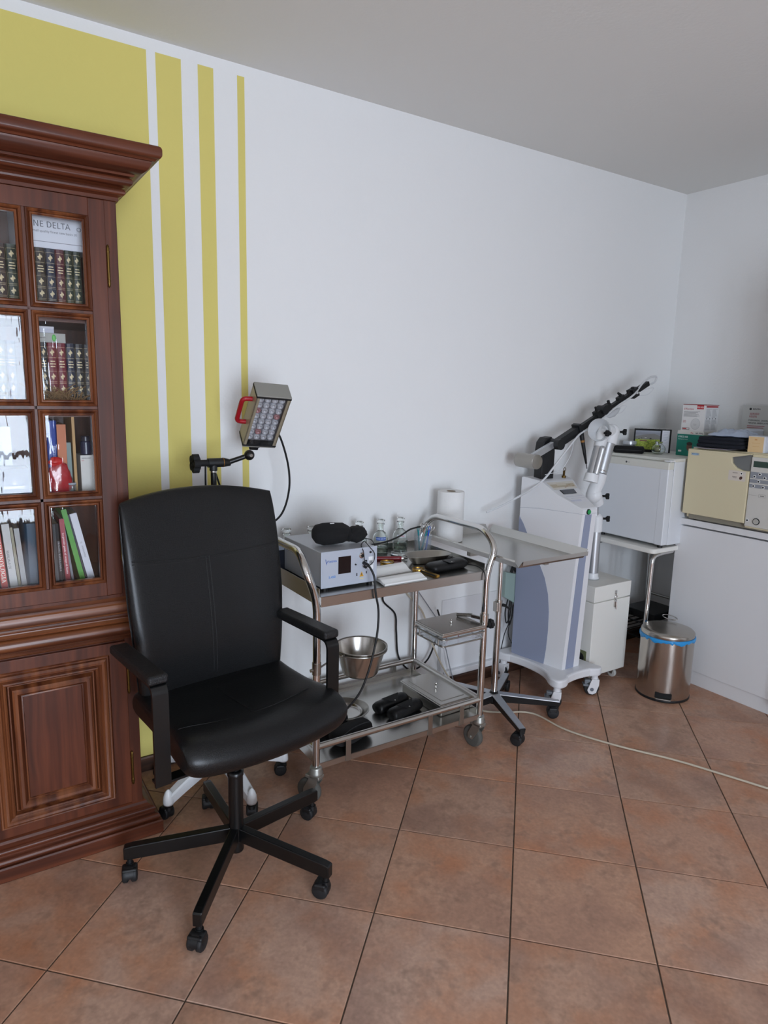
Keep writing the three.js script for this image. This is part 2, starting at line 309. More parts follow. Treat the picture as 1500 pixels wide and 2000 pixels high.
// ---------------------------------------------------------------- bookcase
const BC = { x0: -4.215, x1: -3.278, zf: 0.375 };
{
  const { x0, x1, zf } = BC, t = thing('bookcase', 'tall dark walnut bookcase with glazed upper doors and panelled lower doors', 'bookcase', [(x0 + x1) / 2, 0, 0.2]);
  obj('carcass', [box(x1 - 0.022, x1, 0.08, 2.09, 0.006, zf - 0.02), box(x0, x0 + 0.022, 0.08, 2.09, 0.006, zf - 0.02), box(x0, x1, 2.065, 2.09, 0.006, zf - 0.02), box(x0, x1, 0.08, 0.1, 0.006, zf - 0.02), box(x0, x1, 0.86, 0.885, 0.006, zf - 0.02)], M.wood, t);
  obj('back_panel', box(x0 + 0.02, x1 - 0.02, 0.09, 2.08, 0.006, 0.014), M.woodIn, t);
  const mid = (x0 + x1) / 2;
  obj('face_frame', [box(x1 - 0.036, x1, 0.1, 0.72, zf - 0.02, zf + 0.008, 0.002), box(x0, x0 + 0.036, 0.1, 0.72, zf - 0.02, zf + 0.008, 0.002), box(x1 - 0.036, x1, 0.84, 2.08, zf - 0.02, zf, 0.002), box(x0, x0 + 0.036, 0.84, 2.08, zf - 0.02, zf, 0.002), box(x0, x1, 2.062, 2.09, zf - 0.02, zf, 0.001), box(x0, x1, 0.7, 0.86, zf - 0.02, zf - 0.001, 0.001)], M.wood, t);
  for (const y of [0.885, 1.172, 1.448, 1.728]) obj('shelf', box(x0 + 0.022, x1 - 0.022, y - 0.02, y, 0.014, 0.335), M.woodIn, t, { grain: 0 });
  // crown, waist and plinth mouldings, mitred round the case
  const arc = (cx, cy, r, a0, a1, n = 7) => [...Array(n + 1)].map((_, i) => { const a = a0 + (a1 - a0) * i / n; return [cx + r * Math.cos(a), cy + r * Math.sin(a)]; });
  const H = Math.PI / 2;
  obj('cornice', [caseMould(x0, x1, 0.006, zf, [[0, 2.06], [0.006, 2.062], [0.006, 2.072], [0.012, 2.075], ...arc(0.014, 2.086, 0.010, -H, H, 6), [0.018, 2.098], [0.026, 2.101], ...arc(0.03, 2.113, 0.012, -H, H * 0.8, 6), [0.044, 2.127], [0.047, 2.133], ...arc(0.047, 2.172, 0.04, -H * 0.95, -0.15, 8), [0.094, 2.166], [0.098, 2.171], ...arc(0.100, 2.183, 0.011, -H, 0, 4), ...arc(0.098, 2.195, 0.013, 0, H, 4), [0.0, 2.209]]), box(x0, x1, 2.19, 2.208, 0.006, zf + 0.05)], M.wood, t, { grain: 0 });
  obj('waist_moulding', caseMould(x0, x1, 0.006, zf, [[0, 0.705], [0.01, 0.712], [0.012, 0.722], [0.02, 0.727], ...arc(0.02, 0.75, 0.021, -H, H * 0.9, 9), [0.03, 0.774], [0.033, 0.78], [0.026, 0.786], ...arc(0.02, 0.796, 0.009, -H * 0.6, H, 6), [0.018, 0.808], [0.014, 0.822], [0.014, 0.828], [0.009, 0.832], [0.009, 0.84], [0.003, 0.846], [0, 0.85]]), M.woodGold, t, { grain: 0 });
  obj('plinth', caseMould(x0, x1, 0.006, zf, [[0.0, 0.001], [0.053, 0.001], [0.055, 0.004], [0.055, 0.045], [0.052, 0.05], ...arc(0.036, 0.06, 0.012, -H * 0.6, H, 7), [0.032, 0.075], ...arc(0.026, 0.088, 0.01, -H * 0.6, H, 6), [0.022, 0.1], [0.014, 0.105], [0.012, 0.114], [0.006, 0.118], [0, 0.12]]), M.wood, t, { grain: 0 });
  const bead = (z) => [[0, z - 0.012], [0, z + 0.003], [0.003, z + 0.006], [0.006, z + 0.005], [0.008, z + 0.001], [0.010, z + 0.006], [0.0135, z + 0.009], [0.017, z + 0.007], [0.0185, z]];
  for (const [a, b, right] of [[mid + 0.002, x1 - 0.034, true], [x0 + 0.034, mid - 0.002, false]]) {
    const z = zf - 0.001, s = right ? 0 : a - (mid + 0.002);                // second door repeats the first, shifted
    const gx = [[-3.678, -3.5495], [-3.505, -3.3765]].map(([p, q]) => [p + s, q + s]), gy = [[0.924, 1.158], [1.204, 1.434], [1.48, 1.715], [1.76, 1.992]], m = 0.0185;
    const geos = [box(a, gx[0][0] - m, 0.862, 2.06, z - 0.018, z + 0.006, 0.002), box(gx[1][1] + m, b, 0.862, 2.06, z - 0.018, z + 0.006, 0.002), box(gx[0][0] - m, gx[1][1] + m, gy[3][1] + m, 2.06, z - 0.018, z + 0.006, 0.001), box(gx[0][0] - m, gx[1][1] + m, 0.862, gy[0][0] - m, z - 0.018, z + 0.006, 0.001), box(gx[0][1] + m, gx[1][0] - m, 0.862, 2.06, z - 0.018, z + 0.001)];
    for (let k = 0; k < 3; k++) geos.push(box(gx[0][0] - m, gx[1][1] + m, gy[k][1] + m, gy[k + 1][0] - m, z - 0.018, z + 0.001));
    const d = obj('glazed_door', geos, M.wood, t);
    for (const [p, q] of gx) for (const [r, u] of gy) {
      obj('pane_moulding', rectFrame(p, q, r, u, bead(z + 0.004)), M.woodGold, d);
      obj('pane', paneXY(p - 0.004, q + 0.004, r - 0.004, u + 0.004, z - 0.01), M.glassWavy, d);
    }
    const lower = obj('panel_door', [box(a, a + 0.06, 0.122, 0.702, zf - 0.014, zf + 0.012, 0.002), box(b - 0.052, b, 0.122, 0.702, zf - 0.014, zf + 0.012, 0.002), box(a, b, 0.66, 0.702, zf - 0.014, zf + 0.0119, 0.002), box(a, b, 0.122, 0.168, zf - 0.014, zf + 0.0119, 0.002)], M.wood, t);
    const px0 = -3.616 + s, px1 = -3.452 + s, py0 = 0.24, py1 = 0.578;
    obj('panel', box(px0 - 0.03, px1 + 0.03, py0 - 0.03, py1 + 0.03, zf - 0.012, zf + 0.009), M.wood, lower);
    obj('panel_moulding', rectFrame(px0, px1, py0, py1, [[0, zf + 0.008], [0.002, zf + 0.013], [0.006, zf + 0.012], [0.008, zf + 0.016], [0.016, zf + 0.024], [0.024, zf + 0.025], [0.03, zf + 0.021], [0.033, zf + 0.012], [0.037, zf + 0.004], [0.04, zf + 0.004], [0.043, zf + 0.012]]), M.woodGold, lower);
    obj('panel_moulding', rectFrame(px0 - 0.043, px1 + 0.043, py0 - 0.043, py1 + 0.043, [[0, zf + 0.01], [0.002, zf + 0.018], [0.006, zf + 0.021], [0.01, zf + 0.019], [0.012, zf + 0.015], [0.016, zf + 0.018], [0.02, zf + 0.024], [0.027, zf + 0.026], [0.034, zf + 0.022], [0.037, zf + 0.015], [0.041, zf + 0.016], [0.044, zf + 0.012]]), M.woodGold, lower);
    const hx = right ? x1 - 0.030 : x0 + 0.030;
    for (const [door, ya, yb, hz] of [[d, 1.815, 1.935, zf + 0.007], [d, 0.97, 1.09, zf + 0.007], [lower, 0.19, 0.31, zf + 0.016], [lower, 0.52, 0.64, zf + 0.016]]) obj('hinge', [cyl([hx, ya + 0.02, hz], [hx, yb - 0.02, hz], 0.0042, 0.0042, 12), ...[ya, yb].flatMap((e, k) => { const sg = k ? 1 : -1; return [lathe([[0.0042, 0], [0.0055, 0.004], [0.0035, 0.008], [0.0055, 0.012], [0.003, 0.016], [0.0045, 0.019], [0, 0.024]].map(([r, h]) => [r, sg * h]), 12, hx, e - sg * 0.022, hz)]; })], M.brassDark, door, { label: 'brass pin hinge' });
  }
}
// ---------------------------------------------------------------- what stands behind the glass
const inkOn = (w, h, bg, draw) => canvasTex(w, h, (g) => { g.fillStyle = bg; g.fillRect(0, 0, w, h); draw(g, w, h); });
{
  const gilt = (bg, ink = '#d9c9a0') => inkOn(96, 512, bg, (g, w, h) => {
    g.strokeStyle = ink; g.fillStyle = ink;
    const flower = (cy) => { for (const [dx, dy, r] of [[0, -11, 7], [0, 12, 7], [-12, 1, 7], [12, -1, 7], [0, 0, 8], [0, -21, 4], [0, 23, 4], [-9, 12, 4], [10, -10, 4]]) { g.beginPath(); g.arc(w / 2 + dx, cy + dy, r, 0, 7); g.fill(); } };
    for (const [c, kind] of [[70, 1], [160, 2], [255, 1], [348, 1], [440, 1]]) {
      if (kind === 1) { flower(c); g.lineWidth = 2; g.strokeRect(10, c - 40, w - 20, 80); } else { g.font = 'bold 18px serif'; g.textAlign = 'center'; for (const k of [-20, 0, 20]) g.fillRect(w / 2 - 26 + Math.abs(k) * 0.3, c + k - 5, 52 - Math.abs(k) * 0.6, 8); }
      g.globalAlpha = 0.5; g.fillRect(0, c + 44, w, 2); g.globalAlpha = 1;
    }
  });
  const leatherTex = { brown: gilt('#2a2016'), navy: gilt('#141c34'), red: gilt('#4c1220'), green: gilt('#1d2a1c'), black: gilt('#15151a'), wine: gilt('#6a1426'), brown2: gilt('#2f1a14') };
  const coverMat = new Map();
  const cover = (c) => { if (!coverMat.has(c)) coverMat.set(c, col(c, 0.5)); return coverMat.get(c); };
  const pages = col('#cfc6b0', 0.9);
  // a bound book: two boards and a spine, the page block, the printed spine; x0..x1 wide, spine at z = zs
  function book(name, label, x0, x1, y0, h, depth, c, { spine, zs = 0.31, lean = 0, rounded = true, group } = {}) {
    const w = x1 - x0, t = thing(name, label, 'book', [(x0 + x1) / 2, y0, zs - depth / 2], { world: false, group }), d2 = depth / 2;
    const bt = Math.min(0.003, w * 0.15);
    const outer = rounded ? [[-w / 2, -d2], [-w / 2, d2 - w * 0.25], [-w * 0.36, d2 - w * 0.07], [0, d2], [w * 0.36, d2 - w * 0.07], [w / 2, d2 - w * 0.25], [w / 2, -d2], [w / 2 - bt, -d2], [w / 2 - bt, d2 - w * 0.3], [-w / 2 + bt, d2 - w * 0.3], [-w / 2 + bt, -d2]] : [[-w / 2, -d2], [-w / 2, d2], [w / 2, d2], [w / 2, -d2], [w / 2 - bt, -d2], [w / 2 - bt, d2 - bt], [-w / 2 + bt, d2 - bt], [-w / 2 + bt, -d2]];
    const b = obj('cover', crease(slab(outer, 0, h, 'y'), 0.7), cover(c), t);
    obj('page_block', box(-w / 2 + bt, w / 2 - bt, 0.003, h - 0.004, -d2 + 0.004, d2 - w * 0.3 - 0.0005), pages, t);
    if (spine) {
      const pts = rounded ? outer.slice(1, 6) : outer.slice(1, 3), len = [0]; for (let i = 1; i < pts.length; i++) len.push(len[i - 1] + Math.hypot(pts[i][0] - pts[i - 1][0], pts[i][1] - pts[i - 1][1]));
      const pos = [], nor = [], uv = [], L = len[len.length - 1];
      for (let i = 0; i < pts.length - 1; i++) {
        const [a, q] = [pts[i], pts[i + 1]], e = 0.0006, n = [q[1] - a[1] ? -(q[1] - a[1]) : 0, 0, q[0] - a[0]], nl = Math.hypot(...n), N = n.map((k) => k / nl);
        const P = (p, y) => [p[0] + N[0] * e, y, p[1] + N[2] * e];
        for (const [p, y, uu, vv] of [[a, 0.001, len[i] / L, 0], [q, 0.001, len[i + 1] / L, 0], [q, h - 0.001, len[i + 1] / L, 1], [a, 0.001, len[i] / L, 0], [q, h - 0.001, len[i + 1] / L, 1], [a, h - 0.001, len[i] / L, 1]]) { pos.push(...P(p, y)); nor.push(...N); uv.push(uu, vv); }
      }
      const g = new THREE.BufferGeometry().setAttribute('position', new THREE.Float32BufferAttribute(pos, 3)).setAttribute('normal', new THREE.Float32BufferAttribute(nor, 3)).setAttribute('uv', new THREE.Float32BufferAttribute(uv, 2));
      obj('spine_print', g, std({ map: spine, roughness: 0.45 }), t, { keepUV: true });
    }
    if (lean) { t.rotation.z = lean; }
    return t;
  }
  const r1 = 1.728, r2 = 1.448, r3 = 1.172, r4 = 0.885;
  // top shelf: gilt leather bindings with a box lying on them
  [[-3.4975, -3.4690, 'brown', 'dark brown'], [-3.4685, -3.4425, 'navy', 'dark navy'], [-3.442, -3.4175, 'red', 'dark red'], [-3.417, -3.3955, 'green', 'dark green'], [-3.395, -3.3725, 'green', 'dark green']].forEach(([a, b, k, n], i) => book('leather_book', [`${n} gilt leather book, leftmost in the right pane of the top shelf`, 'dark navy gilt leather book beside a red one on the top shelf', 'dark red gilt leather book in the middle of the right top pane', 'dark green gilt leather book just right of the dark red one on top shelf', 'dark green gilt leather book at the right end of the top shelf'][i], a, b, r1, 0.19, 0.13, { brown: '#2a2016', navy: '#141c34', red: '#4c1220', green: '#1d2a1c' }[k], { spine: leatherTex[k] }));
  [[-3.6, -3.572, 'brown2', '#2f1a14', 'reddish brown gilt leather book behind the top left pane, next to the middle glazing bar'], [-3.571, -3.543, 'green', '#1d2a1c', 'dark green gilt leather book behind the middle glazing bar on the top shelf'], [-3.63, -3.602, 'wine', '#6a1426', 'wine red gilt leather book at the left edge of the picture on top shelf']].forEach(([a, b, k, c, l]) => book('leather_book', l, a, b, r1, 0.19, 0.13, c, { spine: leatherTex[k] }));
  {
    const t = thing('flat_box', 'white flat box with thin grey lettering lying on the top shelf books', 'box', [-3.44, r1 + 0.1905, 0.22]);
    obj('carton', box(-3.545, -3.352, r1 + 0.1905, 2.04, 0.13, 0.305, 0.001), col('#c9ced8', 0.6), t);
    print('box_print', [-3.535, r1 + 0.191, 0.3055], [0.175, 0, 0], [0, 0.118, 0], inkOn(700, 472, '#d3d7e0', (g) => { g.fillStyle = '#4a4e58'; g.font = '92px sans-serif'; g.fillText('HEINE DELTA', 12, 240); g.beginPath(); g.lineWidth = 5; g.strokeStyle = '#4a4e58'; g.arc(650, 222, 22, 0, 7); g.stroke(); g.font = '34px sans-serif'; g.fillText('very small quality finest new basis 20', 60, 300); g.fillRect(0, 400, 700, 5); }), t);
  }
  // second shelf
  [[-3.5, -3.4795, 'black', '#15151a', 'black gilt leather book at the left of the second pane down'], [-3.479, -3.4535, 'wine', '#6a1426', 'first of two wine red gilt books on the second shelf, beside the black one'], [-3.453, -3.4285, 'wine', '#6a1426', 'second of two wine red gilt books on the second shelf, beside the navy one'], [-3.428, -3.404, 'navy', '#141c34', 'navy gilt leather book right of the wine red pair on second shelf'], [-3.4035, -3.379, 'black', '#15151a', 'black gilt leather book right of the navy one on the second shelf'], [-3.3785, -3.355, 'black', '#15151a', 'black gilt leather book at the right end of the second shelf']].forEach(([a, b, k, c, l]) => book('leather_book', l, a, b, r2, 0.2, 0.13, c, { spine: leatherTex[k] }));
  [[-3.64, -3.615, 'brown', '#2a2016', 'brown gilt leather book at the left edge of the picture on second shelf'], [-3.614, -3.589, 'green', '#1d2a1c', 'green gilt leather book behind the second left pane, left of the middle one'], [-3.588, -3.563, 'navy', '#141c34', 'navy gilt leather book behind the second left pane']].forEach(([a, b, k, c, l]) => book('leather_book', l, a, b, r2, 0.2, 0.13, c, { spine: leatherTex[k] }));
  {
    const t = thing('flat_box', 'grey flat carton with a green emblem lying on the wine red books', 'box', [-3.463, r2 + 0.2005, 0.24]);
    obj('carton', box(-3.51, -3.426, r2 + 0.2005, r2 + 0.2285, 0.18, 0.3, 0.001), col('#a9aaa4', 0.7), t);
    print('box_print', [-3.51, r2 + 0.201, 0.3005], [0.0838, 0, 0], [0, 0.027, 0], inkOn(320, 104, '#a9aaa4', (g) => { g.fillStyle = '#4fae4a'; g.beginPath(); g.ellipse(200, 52, 22, 40, 0, 0, 7); g.fill(); g.fillStyle = '#7ec873'; g.fillRect(192, 30, 14, 46); g.fillStyle = '#5c5d5a'; g.fillRect(20, 50, 90, 6); }), t);
    const u = thing('flat_box', 'small white carton on top of the grey one with green emblem', 'box', [-3.48, r2 + 0.2288, 0.24]);
    obj('carton', box(-3.51, -3.456, r2 + 0.2288, r2 + 0.2475, 0.18, 0.297, 0.001), col('#c3c7d4', 0.6), u);
    obj('lid', box(-3.5101, -3.4559, r2 + 0.2415, r2 + 0.2478, 0.1799, 0.2972, 0.0008), col('#d6d8df', 0.6), u);
  }
  { // dry straw-coloured tuft in front of the second shelf books
    const g = []; for (let i = 0; i < 170; i++) { const x = rr(-3.5, -3.395), y0 = r2 + 0.004, a = rr(-0.9, 0.9), L = rr(0.03, 0.085) * (x < -3.43 ? 1 : 0.85), z = rr(0.312, 0.334); g.push(tube([[x, y0, z], [x + a * L * 0.4, y0 + L * 0.55, z + rr(-0.006, 0.004)], [x + a * L, y0 + L * rr(0.6, 0.95), Math.min(0.336, z + rr(-0.006, 0.006))]], 0.0011, { seg: 4, rad: 4, caps: false })); }
    const t = single('dried_grass_tuft', 'brown dried grass tuft lying in front of the second shelf books', 'ornament', [-3.45, r2, 0.325], g, std({ color: '#8a6c48', roughness: 0.95, side: THREE.DoubleSide }));
    t.userData.kind = 'stuff';
  }
  // third shelf
  const vert = (w, h, bg, fg, text, font, x = 0.5) => inkOn(w, h, bg, (g) => { g.save(); g.translate(w * x, h / 2); g.rotate(Math.PI / 2); g.fillStyle = fg; g.font = font; g.textAlign = 'center'; g.textBaseline = 'middle'; g.fillText(text, 0, 0); g.restore(); });
  book('book', 'blue book with white spine lettering, left in the third right pane', -3.5, -3.4725, r3, 0.244, 0.17, '#17337a', { spine: vert(110, 900, '#1c3f96', '#e8ecf4', 'ENCICLOPEDIA DELLA', '34px sans-serif', 0.68), lean: -0.02 });
  book('book', 'orange book beside the blue one on the third shelf', -3.47, -3.4445, r3, 0.232, 0.17, '#b8683a', { rounded: false, lean: -0.012 });
  book('book', 'thin grey green booklet between orange book and thin tan board', -3.4425, -3.43, r3, 0.176, 0.16, '#6f8380', { rounded: false });
  book('book', 'thin tan book standing alone left of the white carton on third shelf', -3.4245, -3.4165, r3, 0.256, 0.17, '#b08a50', { rounded: false });
  {
    const t = thing('tall_box', 'tall white carton on the third shelf with a dark bottle on it', 'box', [-3.384, r3, 0.27]);
    obj('carton', box(-3.4045, -3.364, r3, r3 + 0.135, 0.23, 0.31, 0.001), col('#c8c8c4', 0.7), t);
    print('box_print', [-3.4045, r3 + 0.002, 0.3105], [0.0405, 0, 0], [0, 0.132, 0], inkOn(160, 520, '#cfcfca', (g) => { g.fillStyle = '#50505a'; g.font = 'bold 22px sans-serif'; g.fillText('SEROLOGY', 12, 40); g.fillStyle = '#b4332e'; g.fillText('S.1', 12, 66); }), t);
    const b = thing('bottle', 'dark blue bottle standing on the tall white carton', 'bottle', [-3.383, r3 + 0.1355, 0.285]);
    obj('body', lathe([[0, 0], [0.017, 0], [0.0175, 0.003], [0.0175, 0.038], [0.016, 0.042], [0.014, 0.043]], 24, -3.383, r3 + 0.1355, 0.285), col('#1a1f3c', 0.25), b);
    obj('cap', lathe([[0.0135, 0.043], [0.0135, 0.056], [0.012, 0.059], [0, 0.059]], 24, -3.383, r3 + 0.1355, 0.285), col('#10142a', 0.3), b);
  }
  { // red gift pouch with a clear bag round it
    const t = thing('gift_pouch', 'red cellophane gift pouch lying before the blue and orange books', 'pouch', [-3.47, r3, 0.325]);
    const lump = (cx, cy, cz, sx, sy, sz, s, amp) => { const g = new THREE.SphereGeometry(1, 28, 20), p = g.attributes.position; for (let i = 0; i < p.count; i++) { const x = p.getX(i), y = p.getY(i), z = p.getZ(i), k = 1 + amp * (fbm((x + 2) * 2.5, (y + z + 3) * 2.5, 64, 64, s, 3) - 0.5); p.setXYZ(i, cx + x * sx * k, cy + y * sy * k, cz + z * sz * k); } g.computeVertexNormals(); return g; };
    obj('wrapping', lump(-3.468, r3 + 0.062, 0.322, 0.033, 0.06, 0.011, 5, 0.7), phy({ color: '#9e1020', roughness: 0.25, clearcoat: 0.6 }), t);
    obj('ribbon', [lump(-3.478, r3 + 0.118, 0.323, 0.02, 0.013, 0.009, 9, 0.8)], phy({ color: '#bf1d1f', roughness: 0.3 }), t);
    const c = thing('clear_jar', 'clear plastic tub standing beside the red gift pouch', 'jar', [-3.438, r3, 0.322]);
    obj('body', lathe([[0.0, 0.001], [0.012, 0.001], [0.0125, 0.004], [0.0125, 0.04], [0.0115, 0.045]], 20, -3.435, r3, 0.322), M.plasticClear, c);
    obj('lid', lathe([[0.0, 0.052], [0.012, 0.052], [0.0128, 0.05], [0.0128, 0.0455], [0.0, 0.0455]], 20, -3.435, r3, 0.322), col('#aab4bd', 0.3), c);
  }
  {
    const t = thing('presentation_box', 'dark navy box with a white trident and script lettering on third shelf', 'box', [-3.6, r3, 0.28]);
    obj('carton', box(-3.66, -3.552, r3, r3 + 0.103, 0.23, 0.33, 0.0015), col('#1b2233', 0.35), t);
    print('box_print', [-3.655, r3 + 0.01, 0.3306], [0.1, 0, 0], [0, 0.09, 0], inkOn(500, 450, '#1b2233', (g) => { g.fillStyle = g.strokeStyle = '#f2f4f8'; g.font = 'italic bold 62px serif'; g.fillText('Maserati', 160, 285); g.lineWidth = 7; g.beginPath(); g.moveTo(310, 222); g.lineTo(310, 150); g.moveTo(283, 165); g.quadraticCurveTo(283, 205, 310, 210); g.quadraticCurveTo(337, 205, 337, 165); g.stroke(); g.fillRect(292, 214, 36, 7); }), t);
    book('book', 'pale grey book standing behind the navy box on the third shelf', -3.62, -3.585, r3, 0.22, 0.05, '#b9bec6', { zs: 0.2, rounded: false });
  }
  // bottom glazed shelf
  const leaning = (xb, w, h, ang) => [xb, xb + w, h, ang];
  book('book', 'black book with white capitals on its spine, left in bottom right pane', -3.4985, -3.474, r4, 0.21, 0.19, '#15171c', { spine: vert(130, 1000, '#15171c', '#d8dade', 'IMAGING RADIOLOGICA', '40px serif', 0.75), lean: 0.015 });
  book('book', 'dark red paperback with white title leaning on the black book', -3.4665, -3.4525, r4, 0.225, 0.18, '#86232f', { spine: vert(80, 1200, '#9a2d3a', '#f0dede', "La grande guida al tempo di Roma", 'bold 42px serif'), rounded: false, lean: 0.045 });
  book('book', 'thin grey brochure between the red paperback and the green book', -3.4475, -3.441, r4, 0.2, 0.18, '#7c7f88', { rounded: false, lean: 0.1 });
  book('book', 'bright green book leaning left in the bottom right pane', -3.421, -3.406, r4, 0.258, 0.18, '#4f9a3c', { rounded: false, lean: 0.19 });
  book('book', 'thin navy book between the green and the white leaning books', -3.4045, -3.3995, r4, 0.24, 0.175, '#161c30', { rounded: false, lean: 0.195 });
  book('book', 'thick white book leaning at the right end of the bottom shelf', -3.3975, -3.377, r4, 0.244, 0.18, '#c9ccd6', { spine: vert(120, 1200, '#cfd2db', '#6a6d78', 'IL   ANNUARIO', '40px sans-serif', 0.5), rounded: false, lean: 0.2 });
  book('book', 'blue and white book at the left edge of the bottom glazed shelf', -3.672, -3.655, r4, 0.2, 0.18, '#2f7fb4', { rounded: false, lean: 0.06 });
  book('book', 'red book with white capitals on the bottom shelf, at the left edge', -3.645, -3.628, r4, 0.215, 0.18, '#c23526', { spine: vert(110, 1200, '#c23a2a', '#f4ece0', 'IMMUNOLOGIA', 'bold 96px serif'), rounded: false, lean: 0.06 });
  book('book', 'pale grey thick book right of the red one on the bottom shelf', -3.6215, -3.601, r4, 0.222, 0.18, '#b6b8b6', { spine: vert(120, 1200, '#bcbebc', '#33353a', 'MANUALE DI', '54px sans-serif', 0.3), rounded: false, lean: 0.065 });
  book('book', 'olive grey thin book beside the pale grey one on the bottom shelf', -3.599, -3.592, r4, 0.21, 0.175, '#8d8a72', { rounded: false, lean: 0.07 });
  book('book', 'grey book leaning against the thick teal volume on the bottom shelf', -3.590, -3.576, r4, 0.206, 0.18, '#9fa2a2', { rounded: false, lean: 0.065 });
  book('book', 'thick dark teal volume next to the middle glazing bar on bottom shelf', -3.575, -3.518, r4, 0.215, 0.17, '#143f57', { zs: 0.3 });
}

// ---------------------------------------------------------------- office chair
function twinCaster(t, x, z, yaw, { R = 0.025, w = 0.044, stem = 0.03, mat = M.blackPlastic, wheelMat = M.rubberBlack, y0 = 0 } = {}) {
  const place = (g) => { g.rotateY(yaw); return g.translate(x, y0, z); }, off = R * 0.55;
  const hood = new THREE.CylinderGeometry(R * 1.05, R * 1.05, w * 0.5, 22, 1, false, -Math.PI * 0.62, Math.PI * 1.15); hood.rotateZ(Math.PI / 2); hood.rotateX(-Math.PI / 2); hood.translate(0, R, -off);
  const c = obj('caster', [place(plain(hood)), place(box(-w * 0.5, w * 0.5, R * 1.1, R * 1.95, -off - R * 0.75, -off + R * 0.75, 0.006)), place(cyl([0, R * 1.5, 0], [0, R * 2 + stem, 0], 0.0085, 0.0085, 14)), place(cyl([0, R * 1.5, 0], [0, R * 2.1, 0], 0.013, 0.012, 14))], mat, t);
  for (const s of [-1, 1]) obj('wheel', [place(lathe([[0, -w * 0.2], [R * 0.8, -w * 0.2], [R, -w * 0.12], [R, w * 0.12], [R * 0.85, w * 0.21], [R * 0.45, w * 0.2], [R * 0.4, w * 0.23], [0, w * 0.23]], 22).rotateZ(-s * Math.PI / 2).translate(s * w * 0.27, R, -off))], wheelMat, c);
  return c;
}
// a cushion: side profile [z, y] swept across x in [-1, 1], pinched to a soft edge at both ends
function cushion(profile, half, { n = 40, pow = 5, shape = (u, z, y) => [u * half, y, z] } = {}) {
  const sm = new THREE.CatmullRomCurve3(profile.map(([z, y]) => new THREE.Vector3(0, y, z)), true, 'centripetal').getPoints(72).slice(0, 72);
  const cz = sm.reduce((a, q) => a + q.z, 0) / 72, cy = sm.reduce((a, q) => a + q.y, 0) / 72, rows = [];
  for (let i = 0; i <= n; i++) {
    const a = Math.PI * (i / n - 0.5), u = Math.sign(Math.sin(a)) * Math.abs(Math.sin(a)) ** 0.55, k = Math.max(0.0, 1 - Math.abs(u) ** pow) ** (1 / 2.2);
    rows.push(sm.map((q) => { const zz = cz + (q.z - cz) * (1 - 0.09 * (1 - k)), yy = q.y; return shape(u, zz, yy, k, cy, cz); }));
  }
  return { rows, sm };
}
const smoothMesh = (rows) => {                                           // closed rows -> one smooth mesh, welded
  const g = fromQuads(rows, true, 3); const pos = [], m = rows[0].length;
  for (const [r, flip] of [[rows[0], true], [rows[rows.length - 1], false]]) { const c = [0, 1, 2].map((k) => r.reduce((a, q) => a + q[k], 0) / m); for (let j = 0; j < m; j++) { const a = r[j], b = r[(j + 1) % m]; pos.push(...(flip ? [...c, ...a, ...b] : [...c, ...b, ...a])); } }
  const h = new THREE.BufferGeometry().setAttribute('position', new THREE.Float32BufferAttribute([...g.attributes.position.array, ...pos], 3));
  const w = mergeVertices(h, 1e-5); w.computeVertexNormals();
  return w;
};
